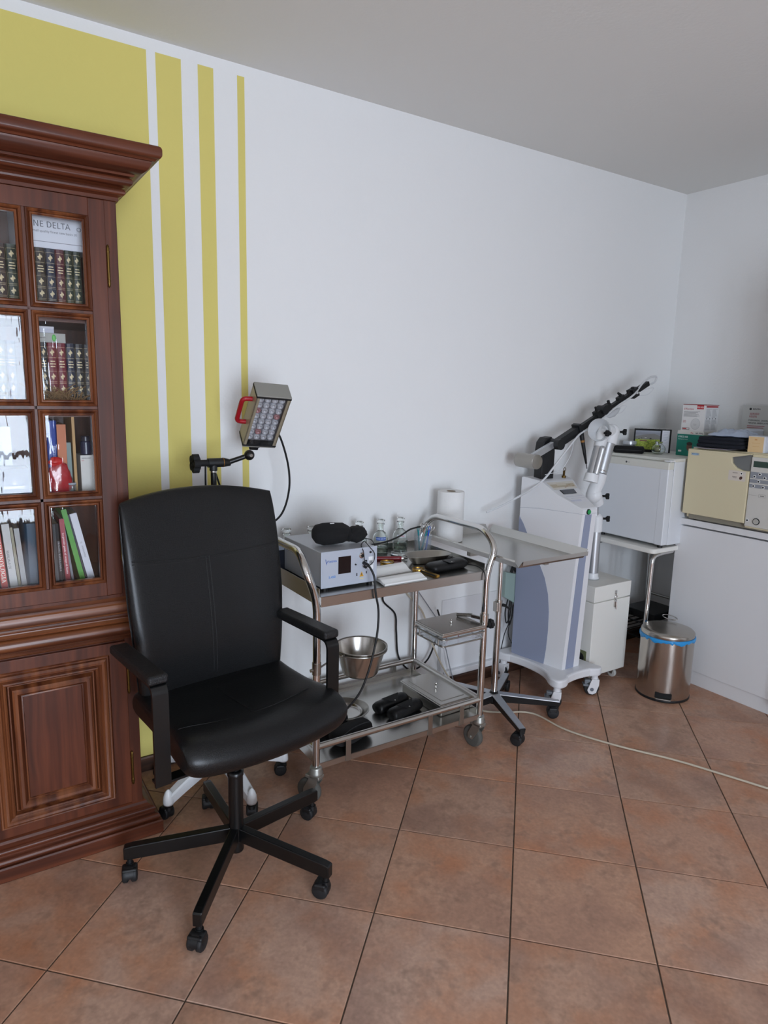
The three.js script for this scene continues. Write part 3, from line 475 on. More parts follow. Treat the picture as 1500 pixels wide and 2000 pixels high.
{
  const TH = 0.13, t = thing('office_chair', 'black leather office chair with armrests and five-star castor base', 'chair', [-3.064, 0, 0.714], { turn: TH, world: false });
  // five-star base
  const base = obj('base_hub', [lathe([[0.0, 0.055], [0.022, 0.055], [0.0235, 0.06], [0.0235, 0.315], [0.026, 0.32], [0.026, 0.332], [0.018, 0.336]], 26)], M.blackMetal, t);
  obj('gas_lift', cyl([0, 0.33, 0], [0, 0.47, 0], 0.0135, 0.0135, 20), M.blackMetal, t);
  for (let k = 0; k < 5; k++) {
    const a = (56.5 + 72 * k) * Math.PI / 180 + TH, R = 0.328;
    const leg = obj('base_leg', [slab([[0.018, 0.142], [R - 0.008, 0.116], [R + 0.012, 0.112], [R + 0.016, 0.108], [R + 0.016, 0.072], [R + 0.004, 0.07], [0.018, 0.094]], -0.0135, 0.0135, 'z', 0.003).rotateY(-a)], M.blackMetal, t);
    twinCaster(t, Math.cos(a) * R, Math.sin(a) * R, [0.5, 2.1, 2.6, -0.6, 0.3][k] + TH, { R: 0.0255, w: 0.046, stem: 0.02 });
  }
  // seat
  const sp = [[-0.235, 0.5], [-0.245, 0.54], [-0.225, 0.575], [-0.12, 0.572], [0.0, 0.572], [0.1, 0.58], [0.16, 0.578], [0.205, 0.56], [0.228, 0.525], [0.222, 0.49], [0.195, 0.468], [0.1, 0.474], [-0.1, 0.486]];
  const seat = cushion(sp, 0.252, { pow: 10, shape: (u, z, y, k, cy) => { const front = Math.max(0, (z - 0.08) / 0.15), hw = 0.256 + 0.016 * Math.max(0, z) / 0.2; return [0.021 + u * hw * (1 - 0.03 * front * front), cy + (y - cy) * (0.5 + 0.5 * k) + 0.012 * u * u, z + 0.02 * front - 0.03 * u * u * front]; } });
  obj('seat', smoothMesh(seat.rows), M.leather, t);
  obj('seat_plate', [box(-0.17, 0.17, 0.462, 0.482, -0.17, 0.13, 0.006), box(-0.05, 0.05, 0.435, 0.465, -0.1, 0.09, 0.006)], M.blackMetal, t);
  // backrest: concave panel with a rolled top
  const bp = [[-0.19, 0.535], [-0.178, 0.62], [-0.18, 0.72], [-0.197, 0.85], [-0.222, 0.98], [-0.25, 1.1], [-0.272, 1.17], [-0.298, 1.205], [-0.33, 1.19], [-0.325, 1.12], [-0.29, 0.98], [-0.265, 0.85], [-0.25, 0.7], [-0.245, 0.58], [-0.225, 0.52]];
  const backHalf = (y) => 0.245 + 0.022 * Math.min(1, (y - 0.5) / 0.35) - 0.004 * Math.max(0, (y - 1) / 0.2);
  const back = cushion(bp, 0.245, { pow: 9, shape: (u, z, y, k, cy, cz) => { const mid = -0.215 - 0.13 * Math.max(0, y - 0.72) ** 1.15 * 1.1 - 0.012; const top = Math.max(0, (y - 1.05) / 0.15); return [0.028 + u * backHalf(y) * (1 - 0.012 * top * top), y - 0.03 * u * u * top, mid + (z - mid) * (0.3 + 0.7 * k) + 0.028 * u * u]; } });
  obj('backrest', smoothMesh(back.rows), M.leather, t);
  // seams: raised double stitching lines on the front faces
  const frontZ = (y, u) => { let z = 0; for (let i = 0; i < 7; i++) { const [z0, a] = bp[i], [z1, b] = bp[i + 1]; if (y >= a && y <= b) z = z0 + (z1 - z0) * (y - a) / (b - a); } const mid = -0.215 - 0.13 * Math.max(0, y - 0.72) ** 1.15 * 1.1 - 0.012, k = Math.max(0, 1 - Math.abs(u) ** 9) ** (1 / 2.2); return mid + (z - mid) * (0.3 + 0.7 * k) + 0.028 * u * u; };
  const sLine = (y0, dip, d) => tube([...Array(17)].map((_, i) => { const u = -0.94 + 1.88 * i / 16, y = y0 + dip * u * u; return [0.028 + u * backHalf(y), y + d, frontZ(y, u) + 0.0012]; }), 0.0018, { rad: 5, seg: 48 });
  obj('backrest_seam', [sLine(0.985, 0.02, 0), sLine(0.985, 0.02, -0.01), ...[-0.006, 0.006].map((dx) => tube([...Array(14)].map((_, i) => { const y = 0.985 - 0.42 * i / 13; return [0.028 + dx, y, frontZ(y, dx / 0.24) + 0.0012]; }), 0.0017, { rad: 5, seg: 40 }))], M.leatherSoft, t);
  const topY = (z) => { let y = 0.57; for (let i = 2; i < 8; i++) { const [a, y0] = sp[i], [b, y1] = sp[i + 1]; if (z >= a && z <= b) y = y0 + (y1 - y0) * (z - a) / (b - a); } return y; };
  obj('seat_seam', [tube([...Array(15)].map((_, i) => { const u = -0.9 + 1.8 * i / 14, z = 0.085 + 0.035 * (1 - u * u); return [u * 0.245, 0.524 + (topY(z) - 0.524) * (0.5 + 0.5 * Math.max(0, 1 - Math.abs(u) ** 10) ** (1 / 2.2)) + 0.012 * u * u + 0.0004, z]; }), 0.0014, { rad: 5, seg: 40 }), tube([[0, topY(-0.15) + 0.0006, -0.15], [0, topY(-0.05) + 0.0006, -0.05], [0, topY(0.1) + 0.0006, 0.11]], 0.0013, { rad: 5, seg: 20 })], M.leatherSoft, t);
  // armrests: a flat steel loop with a padded top
  for (const s of [-1, 1]) {
    const band = (pts, r) => { const f = fillet(pts.map(([z, y]) => [0, y, z]), r, 8), th = 0.0045, rowsO = [], n = f.length; for (let i = 0; i < n; i++) { const a = f[Math.max(0, i - 1)], b = f[Math.min(n - 1, i + 1)], d = b.clone().sub(a).normalize(), nz = -d.y, ny = d.z, p = f[i]; rowsO.push([[-0.022, p.y + ny * th, p.z + nz * th], [0.022, p.y + ny * th, p.z + nz * th], [0.022, p.y - ny * th, p.z - nz * th], [-0.022, p.y - ny * th, p.z - nz * th]]); } return fromQuads(rowsO, true, 0.5).translate(s * 0.283, 0, 0); };
    const arm = obj('armrest', [band([[-0.19, 0.742], [0.128, 0.742], [0.128, 0.455]], 0.032), box(s > 0 ? 0.15 : -0.3, s > 0 ? 0.3 : -0.15, 0.4545, 0.4625, 0.09, 0.13, 0.002)], M.blackMetal, t);
    const pad = new RoundedBoxGeometry(0.06, 0.026, 0.31, 5, 0.009), pp = pad.attributes.position; for (let i = 0; i < pp.count; i++) { const v = pp.getZ(i) / 0.155, top = pp.getY(i) > 0 ? 1 : 0.3; pp.setX(i, pp.getX(i) * (1 - 0.1 * Math.max(0, -v) ** 2 - 0.06 * Math.max(0, v) ** 3)); pp.setY(i, pp.getY(i) + top * 0.009 * Math.cos(v * 1.5) - 0.006 * Math.max(0, -v) ** 3); } pad.computeVertexNormals();
    obj('arm_pad', pad.translate(s * 0.283, 0.757, -0.03), M.leatherSoft, arm);
  }
}
// ---------------------------------------------------------------- therapy lamp on a white castor base
{
  const cx = -2.96, cz = 0.258, t = thing('therapy_lamp', 'grey LED therapy lamp with red handle on a black pole and white castor base', 'lamp', [cx, 0, cz]);
  obj('base_hub', lathe([[0, 0.09], [0.045, 0.09], [0.047, 0.1], [0.045, 0.15], [0.03, 0.17], [0.02, 0.175], [0, 0.175]], 30, cx, 0, cz), M.whitePlastic, t);
  for (let k = 0; k < 5; k++) {
    const a = (11 + 72 * k) * Math.PI / 180, R = 0.25, rows = [];
    for (let i = 0; i <= 10; i++) { const s = i / 10, r = 0.03 + (R - 0.03) * s, yt = 0.158 - 0.062 * s ** 1.3, h = 0.05 - 0.014 * s, w = 0.026 - 0.009 * s; rows.push([[r, yt - h, -w], [r, yt - 0.006, -w], [r, yt, -w * 0.7], [r, yt, w * 0.7], [r, yt - 0.006, w], [r, yt - h, w]]); }
    obj('base_leg', fromQuads(rows, true, 0.5).rotateY(-a).translate(cx, 0, cz), M.whitePlastic, t);
    const x = cx + Math.cos(a) * R, z = cz + Math.sin(a) * R;
    obj('leg_cap', lathe([[0.0, 0.058], [0.0185, 0.058], [0.0195, 0.066], [0.018, 0.084], [0.013, 0.101], [0.006, 0.112], [0, 0.115]], 24, x, 0, z), M.whitePlastic, t);
    twinCaster(t, x, z, [1.2, -0.5, 0.4, 2.0, 0.1][k], { R: 0.0235, w: 0.04, stem: 0.012 });
  }
  obj('pole', [cyl([cx, 0.17, cz], [cx, 0.9, cz], 0.016, 0.016), cyl([cx, 0.88, cz], [cx, 1.243, cz], 0.0105, 0.0105), lathe([[0.0105, 0.9], [0.018, 0.9], [0.018, 0.88], [0.016, 0.875]], 20, cx, 0, cz)], M.blackMetal, t);
  obj('pole_collar', lathe([[0.0106, 0], [0.0118, 0.001], [0.0118, 0.006], [0.0106, 0.007]], 20, cx, 1.226, cz), M.chrome, t);
  const jy = 1.262, jz = cz;
  obj('pole_joint', [cyl([cx, 1.234, cz], [cx, jy + 0.004, cz], 0.014, 0.014), cyl([cx - 0.02, jy, jz], [cx + 0.036, jy, jz], 0.0165, 0.0165), cyl([cx + 0.037, jy, jz], [cx + 0.062, jy - 0.002, jz], 0.017, 0.012)], M.blackPlastic, t);
  obj('joint_ring', cyl([cx + 0.0345, jy, jz], [cx + 0.0365, jy, jz], 0.0172, 0.0172), std({ color: '#a8763a', metalness: 0.8, roughness: 0.4 }), t);
  const knob = []; for (let i = 0; i < 5; i++) { const a = i * 1.2566; knob.push(cyl([cx - 0.076, jy + Math.sin(a) * 0.019, jz + Math.cos(a) * 0.019], [cx - 0.055, jy + Math.sin(a) * 0.019, jz + Math.cos(a) * 0.019], 0.0155, 0.0155, 18)); }
  obj('clamp_knob', [...knob, cyl([cx - 0.074, jy, jz], [cx - 0.052, jy, jz], 0.026, 0.026, 26), cyl([cx - 0.055, jy, jz], [cx - 0.018, jy, jz], 0.012, 0.012, 16)], M.blackMatte, t);
  const A = [cx + 0.05, jy - 0.002, jz], B = [-2.835, 1.288, 0.285];
  obj('arm', [cyl(A, B, 0.0095, 0.0085), new THREE.SphereGeometry(0.019, 20, 14).translate(...B)], M.blackMetal, t);
  obj('joint_screw', cyl([B[0], B[1], B[2] + 0.016], [B[0], B[1], B[2] + 0.021], 0.006, 0.006, 14), M.chrome, t);
  // lamp head, built upright round its own centre, then tilted
  const Mx = new THREE.Matrix4().makeBasis(new THREE.Vector3(0.9927, -0.063, 0.1026), new THREE.Vector3(-0.0194, 0.757, 0.6531), new THREE.Vector3(-0.1188, -0.6504, 0.7503)).setPosition(-2.769, 1.427, 0.274);
  const W = 0.0625, H = 0.126, D = 0.036, tr = (g) => g.applyMatrix4(Mx);
  obj('head_mount', [tr(box(-0.032, 0.012, -H - 0.02, -H - 0.001, -0.02, 0.02, 0.004)), tr(box(-0.026, 0.008, -H - 0.034, -H - 0.016, -0.016, 0.018, 0.003))], M.blackPlastic, t);
  const beige = col('#a59a84', 0.4, { metalness: 0.25 });
  const head = obj('head', [tr(box(-W, -W + 0.004, -H + 0.012, H - 0.012, -D, D)), tr(box(W - 0.004, W, -H + 0.012, H - 0.012, -D, D)), tr(box(-W, W, -H + 0.012, H - 0.012, -D, -D + 0.004)), tr(box(-W, -W + 0.012, -H + 0.012, H - 0.012, D - 0.004, D)), tr(box(W - 0.012, W, -H + 0.012, H - 0.012, D - 0.004, D))], beige, t);
  for (const s of [-1, 1]) { obj('end_cap', tr(box(-W - 0.001, W + 0.001, s > 0 ? H - 0.006 : -H, s > 0 ? H : -H + 0.006, -D - 0.001, D + 0.001, 0.003)), col('#8d8b84', 0.5), head); obj('gasket', tr(box(-W - 0.0015, W + 0.0015, s > 0 ? H - 0.013 : -H + 0.0055, s > 0 ? H - 0.0055 : -H + 0.013, -D - 0.0015, D + 0.0015, 0.002)), M.blackMatte, head); }
  obj('led_board', tr(box(-W + 0.004, W - 0.004, -H + 0.012, H - 0.012, D - 0.03, D - 0.027)), col('#7d7c82', 0.5), head);
  const lens = lathe([[0.0, 0.003], [0.0025, 0.003], [0.0045, 0.008], [0.0095, 0.0095], [0.0115, 0.008], [0.0115, 0]], 16).rotateX(Math.PI / 2);
  for (let i = 0; i < 4; i++) for (let j = 0; j < 8; j++) { const m = obj('led_lens', tr(lens.clone().translate(-0.039 + i * 0.026, -0.091 + j * 0.026, D - 0.027)), (i + 3 * j) % 11 === 4 ? col('#a87a7c', 0.2) : col('#b9bac0', 0.2), head); }
  obj('front_pane', tr(box(-W + 0.01, W - 0.01, -H + 0.012, H - 0.012, D - 0.003, D - 0.0015)), M.glass, head);
  obj('handle', tr(tube([[-W + 0.002, 0.072, -0.006], [-W - 0.034, 0.072, -0.006], [-W - 0.034, -0.038, -0.006], [-W + 0.002, -0.038, -0.006]], 0.0085, { bend: 0.022, rad: 14 })), M.red, t, { label: 'red grab handle' });
  const P = (x, y, z) => [x, y, z], c0 = new THREE.Vector3(W - 0.002, -0.07, -0.02).applyMatrix4(Mx);
  obj('cable', tube([c0, [-2.68, 1.335, 0.22], [-2.64, 1.22, 0.2], [-2.635, 1.13, 0.19], [-2.67, 1.045, 0.2], [-2.76, 0.99, 0.23], [-2.86, 0.9, 0.25], [-2.93, 0.82, 0.255], [cx + 0.016, 0.74, cz]], 0.0042, { rad: 8, seg: 90 }), M.blackMatte, t);
  obj('cable', [tube([[cx - 0.03, 1.25, cz + 0.004], [cx - 0.031, 1.2, cz + 0.004], [cx - 0.028, 1.0, cz], [cx - 0.018, 0.86, cz]], 0.0036, { rad: 8 }), tube([[cx + 0.012, 1.22, cz - 0.01], [cx + 0.03, 1.16, cz - 0.01], [cx + 0.05, 1.08, cz - 0.02], [cx + 0.014, 0.9, cz - 0.01]], 0.0036, { rad: 8 })], M.blackMatte, t);
}

// ---------------------------------------------------------------- stainless steel trolley
const TR = { x0: -2.695, x1: -1.905, zb: 0.055, zf: 0.553, top: 0.806, low: 0.168 };
{
  const { x0, x1, zb, zf, top, low } = TR, t = thing('instrument_trolley', 'stainless steel two-shelf trolley on four rubber wheels', 'trolley', [(x0 + x1) / 2, 0, (zb + zf) / 2]);
  for (const [x, s] of [[x0, -1], [x1, 1]]) {
    obj('side_frame', tube([[x, 0.14, zf], [x, 0.79, zf], [x + s * 0.042, 0.9, zf + 0.004], [x + s * 0.036, 0.962, zf - 0.07], [x + s * 0.036, 0.962, zb + 0.08], [x + s * 0.036, 0.9, zb - 0.004], [x, 0.79, zb], [x, 0.14, zb]], 0.0145, { bend: 0.07, rad: 14, seg: 220 }), M.chrome, t);
  }
  const tray = (y, h, rim, name, dz) => obj(name, [box(x0 + 0.01, x1 - 0.01, y - 0.002, y, zb, zf + 0.012), box(x0 + 0.01, x1 - 0.01, y - h, y, zf + 0.009, zf + 0.012, 0.001), box(x0 + 0.01, x1 - 0.01, y - h, y + rim, zb - 0.004, zb - 0.001, 0.001), box(x0 + 0.008, x0 + 0.011, y - h, y + rim, zb, zf, 0.001), box(x1 - 0.011, x1 - 0.008, y - h, y + rim, zb, zf, 0.001), box(x0 + 0.012, x1 - 0.012, y - h, y - h + 0.002, zf - 0.01, zf + 0.011)], M.steelBrushed, t, { grain: 0 });
  tray(top, 0.038, 0.028, 'top_shelf'); tray(low, 0.024, 0.018, 'bottom_shelf');
  const ry = 0.23;
  for (const p of [[[x0, ry, zf], [x1, ry, zf]], [[x0, ry, zb], [x1, ry, zb]], [[x0, ry, zb], [x0, ry, zf]], [[x1, ry, zb], [x1, ry, zf]]]) obj('guard_rail', cyl(p[0], p[1], 0.0125, 0.0125, 16), M.steel, t);
  for (const x of [x0 + 0.13, (x0 + x1) / 2 + 0.12, x1 - 0.11]) for (const z of [zf + 0.0135, zb - 0.005]) obj('rail_bracket', box(x - 0.011, x + 0.011, low - 0.024, ry, z - 0.0015, z + 0.0015, 0.0008), M.steelDull, t);
  for (const [x, z, yaw] of [[x0, zf, 0.5], [x1, zf, 0.15], [x0, zb, 0.9], [x1, zb, 0.1]]) {
    const pl = (g) => g.scale(1.22, 1.22, 1.22).rotateY(yaw).translate(x, 0, z);
    const c = obj('wheel_fork', [pl(lathe([[0, 0.128], [0.016, 0.128], [0.019, 0.122], [0.0195, 0.112], [0.022, 0.108], [0.022, 0.1], [0.018, 0.096], [0, 0.096]], 22)), pl(box(-0.016, 0.016, 0.088, 0.099, -0.03, 0.02, 0.003)), ...[-1, 1].map((s) => pl(slab([[-0.036, 0.034], [-0.036, 0.05], [-0.012, 0.098], [0.016, 0.098], [0.012, 0.075], [-0.014, 0.032]], s > 0 ? 0.0135 : -0.016, s > 0 ? 0.016 : -0.0135, 'x')))], M.zinc, t);
    obj('wheel', [pl(lathe([[0.012, -0.011], [0.033, -0.011], [0.039, -0.008], [0.0405, 0], [0.039, 0.008], [0.033, 0.011], [0.012, 0.011]], 28).rotateZ(Math.PI / 2).translate(0, 0.0405, -0.024))], M.rubber, c);
    obj('axle', pl(cyl([-0.02, 0.0405, -0.024], [0.02, 0.0405, -0.024], 0.005, 0.005, 10)), M.zinc, c);
  }
}
// steel bowl in a ring holder clamped to the front left trolley leg
{
  const bx = -2.452, bz = 0.455, by = 0.43, prof = [[0, 0], [0.06, 0], [0.066, 0.003], [0.071, 0.01], [0.1, 0.112], [0.102, 0.116], [0.106, 0.116], [0.106, 0.112]], inner = [[0.101, 0.116], [0.098, 0.112], [0.069, 0.012], [0.06, 0.005], [0, 0.004]];
  const t = thing('steel_bowl', 'deep stainless steel bowl held at the trolley leg below top shelf', 'bowl', [bx, by, bz]);
  obj('bowl', lathe([...prof, ...inner], 56, bx, by, bz), M.steel, t);
  const ring = new THREE.TorusGeometry(0.1025, 0.0035, 8, 56).rotateX(Math.PI / 2).translate(bx, by + 0.103, bz);
  const h = obj('ring_holder', [ring, tube([[bx - 0.09, by + 0.103, bz + 0.03], [-2.6, by + 0.103, 0.5], [-2.68, by + 0.103, 0.545]], 0.0035, { rad: 8 }), cyl([-2.695, by + 0.085, 0.553], [-2.695, by + 0.13, 0.553], 0.0165, 0.0165, 18), cyl([-2.72, by + 0.103, 0.553], [-2.708, by + 0.103, 0.553], 0.006, 0.006, 12)], M.steelDull, t);
}
// instrument box hung on the front right leg, in a wire basket
{
  const x0 = -2.148, x1 = -1.926, z0 = 0.395, z1 = 0.585, y = 0.538, t = thing('instrument_box', 'steel lidded instrument box hung at the front right trolley leg', 'box', [(x0 + x1) / 2, y - 0.02, (z0 + z1) / 2]);
  obj('lid', [box(x0, x1, y + 0.032, y + 0.04, z0, z1, 0.003), box(x0 - 0.002, x1 + 0.002, y + 0.022, y + 0.034, z0 - 0.002, z1 + 0.002, 0.003)], M.steel, t);
  obj('lid_knob', lathe([[0, 0.016], [0.004, 0.016], [0.005, 0.013], [0.003, 0.01], [0.0028, 0.004], [0.006, 0.001], [0.006, 0]], 14, (x0 + x1) / 2 + 0.005, y + 0.04, (z0 + z1) / 2), M.chrome, t);
  obj('basket', [...[[y + 0.012, 0], [y - 0.018, 0.004]].map(([yy, i]) => tube([[x0 + i, yy, z0 + i], [x1 - i, yy, z0 + i], [x1 - i, yy, z1 - i], [x0 + i, yy, z1 - i], [x0 + i, yy, z0 + i + 0.001]], 0.0036, { bend: 0.014, rad: 8 })), ...[[x0 + 0.002, z0 + 0.03], [x0 + 0.002, z1 - 0.03], [x1 - 0.004, z1 - 0.03], [x1 - 0.004, z0 + 0.03]].map(([x, z]) => tube([[x, y + 0.018, z], [x, y - 0.02, z], [x + (x < -2 ? 0.02 : -0.02), y - 0.02, z]], 0.0034, { bend: 0.006, rad: 8 })), cyl([x1 - 0.004, y + 0.01, 0.553], [-1.905, y + 0.012, 0.553], 0.0036, 0.0036, 8)], M.steelDull, t);
  obj('clear_tray', [box(x0 + 0.006, x1 - 0.006, y - 0.014, y - 0.012, z0 + 0.006, z1 - 0.006), box(x0 + 0.006, x1 - 0.006, y - 0.014, y + 0.02, z1 - 0.0065, z1 - 0.0055), box(x0 + 0.006, x0 + 0.007, y - 0.014, y + 0.02, z0 + 0.006, z1 - 0.006)], M.plasticClear, t);
  obj('clamp', [cyl([-1.905, y + 0.03, 0.553], [-1.905, y + 0.075, 0.553], 0.019, 0.019, 18), cyl([-1.93, y + 0.055, 0.5], [-1.91, y + 0.055, 0.553], 0.008, 0.008, 12), cyl([-1.96, y + 0.048, 0.44], [-1.925, y + 0.058, 0.5], 0.008, 0.008, 12)], M.chrome, t);
  const kn = []; for (let i = 0; i < 6; i++) { const a = i * 1.0472; kn.push(cyl([-1.883, y + 0.03 + Math.sin(a) * 0.012, 0.56 + Math.cos(a) * 0.012], [-1.868, y + 0.03 + Math.sin(a) * 0.012, 0.562 + Math.cos(a) * 0.012], 0.009, 0.009, 12)); }
  obj('clamp_knob', [...kn, cyl([-1.892, y + 0.03, 0.557], [-1.87, y + 0.03, 0.561], 0.016, 0.016, 16)], M.blackMatte, t);
  for (const [k, xx, l] of [[0, -2.11, 'white paper packet with a red band in the hung basket, left of two'], [1, -2.035, 'white paper packet with a red band in the hung basket, right of two']]) {
    const p = thing('paper_packet', l, 'packet', [xx + 0.025, y - 0.011, 0.525], { world: false, turn: 0.2 - 0.35 * k });
    obj('wrapper', box(-0.045, 0.045, 0.0, 0.016, -0.028, 0.028, 0.006, 3), M.paper, p);
    obj('band', box(-0.03, -0.018, -0.0004, 0.0166, -0.0285, 0.0285, 0.006, 3), col('#a11f2a', 0.6), p);
  }
}
// grey laser console on the top shelf
{
  const x0 = -2.655, x1 = -2.418, z0 = 0.185, z1 = 0.507, y0 = TR.top + 0.012, y1 = 0.952, t = thing('laser_console', 'light grey metal laser console with a dark display on the trolley', 'device', [(x0 + x1) / 2, TR.top, (z0 + z1) / 2]);
  const grey = col('#b7bac0', 0.42, { metalness: 0.25 });
  obj('housing', box(x0 + 0.002, x1 - 0.002, y0, y1 - 0.002, z0, z1 - 0.004, 0.003), grey, t);
  const face = obj('front_panel', slab([[x0, y0 - 0.002], [x1, y0 - 0.002], [x1, y1], [x0, y1]], z1 - 0.006, z1 + 0.001, 'z', 0.002), col('#b9c0cc', 0.4, { metalness: 0.2 }), t);
  const z = z1 + 0.0012, px = (u) => x0 + u * (x1 - x0), py = (v) => y0 + v * (y1 - y0);
  obj('display', [box(px(0.295), px(0.515), py(0.34), py(0.82), z - 0.001, z + 0.0012)], phy({ color: '#1b1416', roughness: 0.12 }), t);
  print('panel_print', [px(0.03), py(0.04), z + 0.0002], [px(0.285) - px(0.03), 0, 0], [0, py(0.96) - py(0.04), 0], inkOn(256, 512, '#b9c0cc', (g) => { g.fillStyle = '#3a62b4'; g.font = 'bold 50px sans-serif'; g.fillText('intros', 96, 150); g.strokeStyle = '#2b4f9c'; g.lineWidth = 9; g.beginPath(); g.moveTo(42, 90); g.lineTo(62, 165); g.quadraticCurveTo(66, 130, 92, 118); g.stroke(); g.fillStyle = '#4a86cf'; g.fillText('S.450', 96, 395); }), t, { metalness: 0.2, roughness: 0.4 });
  print('panel_print', [px(0.6), py(0.02), z + 0.0002], [px(0.83) - px(0.6), 0, 0], [0, py(0.36) - py(0.02), 0], inkOn(256, 160, '#b9c0cc', (g) => { g.fillStyle = '#d9a53a'; g.beginPath(); g.moveTo(128, 15); g.lineTo(170, 85); g.lineTo(86, 85); g.fill(); g.fillStyle = '#30333a'; g.fillRect(120, 40, 14, 30); g.fillRect(20, 30, 22, 40); g.fillRect(215, 20, 22, 34); g.fillStyle = '#d8cf9c'; g.fillRect(92, 105, 80, 14); }), t, { metalness: 0.2, roughness: 0.4 });
  print('type_label', [px(0.84), py(0.36), z + 0.0002], [px(0.93) - px(0.84), 0, 0], [0, py(0.72) - py(0.36), 0], inkOn(96, 200, '#e6e8ea', (g) => { g.fillStyle = '#a9adb2'; g.fillRect(12, 60, 70, 74); g.fillStyle = '#84888e'; g.fillRect(22, 76, 20, 20); g.fillRect(52, 76, 20, 38); }), t);
  const lock = obj('key_switch', [cyl([px(0.705), py(0.79), z - 0.002], [px(0.705), py(0.79), z + 0.004], 0.011, 0.011, 24), cyl([px(0.705), py(0.79), z], [px(0.705), py(0.79), z + 0.009], 0.0075, 0.0075, 20)], M.chrome, t);
  obj('key_core', cyl([px(0.705), py(0.79), z + 0.0085], [px(0.705), py(0.79), z + 0.0105], 0.0055, 0.0055, 16), M.gap, lock);
  for (const [u, v, r] of [[0.87, 0.85, 0.004], [0.79, 0.62, 0.0035], [0.6, 0.55, 0.003]]) obj('push_button', cyl([px(u), py(v), z - 0.001], [px(u), py(v), z + 0.004], r, r, 14), M.blackPlastic, t);
  obj('socket', cyl([px(0.74), py(0.57), z - 0.001], [px(0.74), py(0.57), z + 0.006], 0.006, 0.006, 16), M.chrome, t);
  for (const [x, zz] of [[x0 + 0.025, z0 + 0.03], [x1 - 0.025, z0 + 0.03], [x0 + 0.025, z1 - 0.02], [x1 - 0.02, z1 - 0.02]]) obj('foot', cyl([x, TR.top, zz], [x, y0, zz], 0.011, 0.011, 16), M.blackPlastic, t);
  // handpiece cable hanging from the socket down past the bowl
  obj('handpiece_cable', [tube([[px(0.74), py(0.57), z], [px(0.745), py(0.57), z + 0.03], [px(0.79), py(0.3), z + 0.058], [px(0.805), py(-0.2), z + 0.068], [-2.45, 0.72, 0.576], [-2.462, 0.6, 0.58], [-2.52, 0.42, 0.575], [-2.575, 0.32, 0.53], [-2.6, 0.2, 0.42], [-2.56, 0.176, 0.32]], 0.0042, { rad: 10, seg: 110 }), cyl([px(0.74), py(0.57), z + 0.004], [px(0.746), py(0.565), z + 0.034], 0.0065, 0.0052, 14)], M.blackPlastic, t);
}
// dark case behind the console
{
  const t = thing('carry_case', 'dark navy case with a grey lid behind the laser console', 'case', [-2.6, TR.top, 0.12]);
  obj('body', box(-2.681, -2.49, TR.top, TR.top + 0.086, 0.128, 0.181, 0.005), M.clothNavy, t);
  obj('lid', box(-2.682, -2.488, TR.top + 0.086, TR.top + 0.104, 0.127, 0.1825, 0.004), col('#7b808a', 0.4), t);
  obj('lid_seam', box(-2.6825, -2.4875, TR.top + 0.0845, TR.top + 0.0868, 0.1265, 0.183), M.gap, t);
}
// soft bags lying on the console
function bag(profile, seg, sc, noise, s) {                               // a lathed bag, lumpy and flattened, its axis along x
  const g = lathe(profile, seg), p = g.attributes.position;
  for (let i = 0; i < p.count; i++) { const x = p.getX(i), y = p.getY(i), z = p.getZ(i), a = Math.atan2(z, x), k = 1 + noise * (fbm((Math.cos(a) + 2) * 2.2 + y * 30, (Math.sin(a) + 2) * 2.2 + y * 14, 256, 256, s, 4) - 0.5); p.setXYZ(i, x * k * sc[0], y, z * k * sc[1]); }
  const w = mergeVertices(plain(g).deleteAttribute('normal').deleteAttribute('uv'), 1e-5); w.computeVertexNormals();
  return w;
}
{
  const t = thing('soft_pouch', 'rounded black fabric pouch with a small white tag on the console', 'pouch', [-2.562, 0.953, 0.405], { world: false, turn: -0.25 });
  obj('body', bag([[0, -0.08], [0.012, -0.079], [0.026, -0.07], [0.038, -0.045], [0.043, -0.005], [0.041, 0.03], [0.034, 0.058], [0.018, 0.07], [0, 0.073]], 40, [1.0, 1.2], 0.25, 33).rotateZ(Math.PI / 2).translate(0, 0.041, 0), M.clothBlack, t);
  obj('tag', box(-0.006, 0.01, 0.081, 0.083, 0.006, 0.014), col('#d8d8d8', 0.8), t);
  const u = thing('drawstring_bag', 'black drawstring bag with loose cords lying at the console front edge', 'bag', [-2.468, 0.953, 0.425], { world: false, turn: 0.5 });
  obj('body', bag([[0, -0.044], [0.02, -0.043], [0.029, -0.034], [0.033, -0.01], [0.031, 0.014], [0.023, 0.028], [0.012, 0.036], [0.014, 0.044], [0.02, 0.053], [0.012, 0.056], [0, 0.053]], 44, [1.0, 1.1], 0.5, 77).rotateZ(Math.PI / 2).translate(0, 0.034, 0), M.clothBlack, u);
  const w = (x, y, z) => { const c = Math.cos(-0.5), s = Math.sin(-0.5), dx = x + 2.468, dz = z - 0.425; return [dx * c + dz * s, y - 0.953, -dx * s + dz * c]; };
  obj('cord', tube([w(-2.44, 0.96, 0.445), w(-2.478, 0.956, 0.49), w(-2.485, 0.94, 0.518), w(-2.482, 0.9, 0.523), w(-2.48, 0.882, 0.522), w(-2.46, 0.885, 0.523), w(-2.442, 0.9, 0.523), w(-2.44, 0.93, 0.523), w(-2.453, 0.952, 0.51), w(-2.44, 0.962, 0.45)], 0.0016, { rad: 6, seg: 90 }), M.blackMatte, u);
  obj('cord', tube([w(-2.425, 0.965, 0.42), w(-2.408, 0.962, 0.45), w(-2.4, 0.93, 0.47), w(-2.405, 0.88, 0.48), w(-2.41, 0.845, 0.47)], 0.0016, { rad: 6, seg: 50 }), M.blackMatte, u);
  obj('cord_lock', cyl(w(-2.481, 0.882, 0.52), w(-2.481, 0.882, 0.532), 0.005, 0.005, 12), M.blackMatte, u);
}
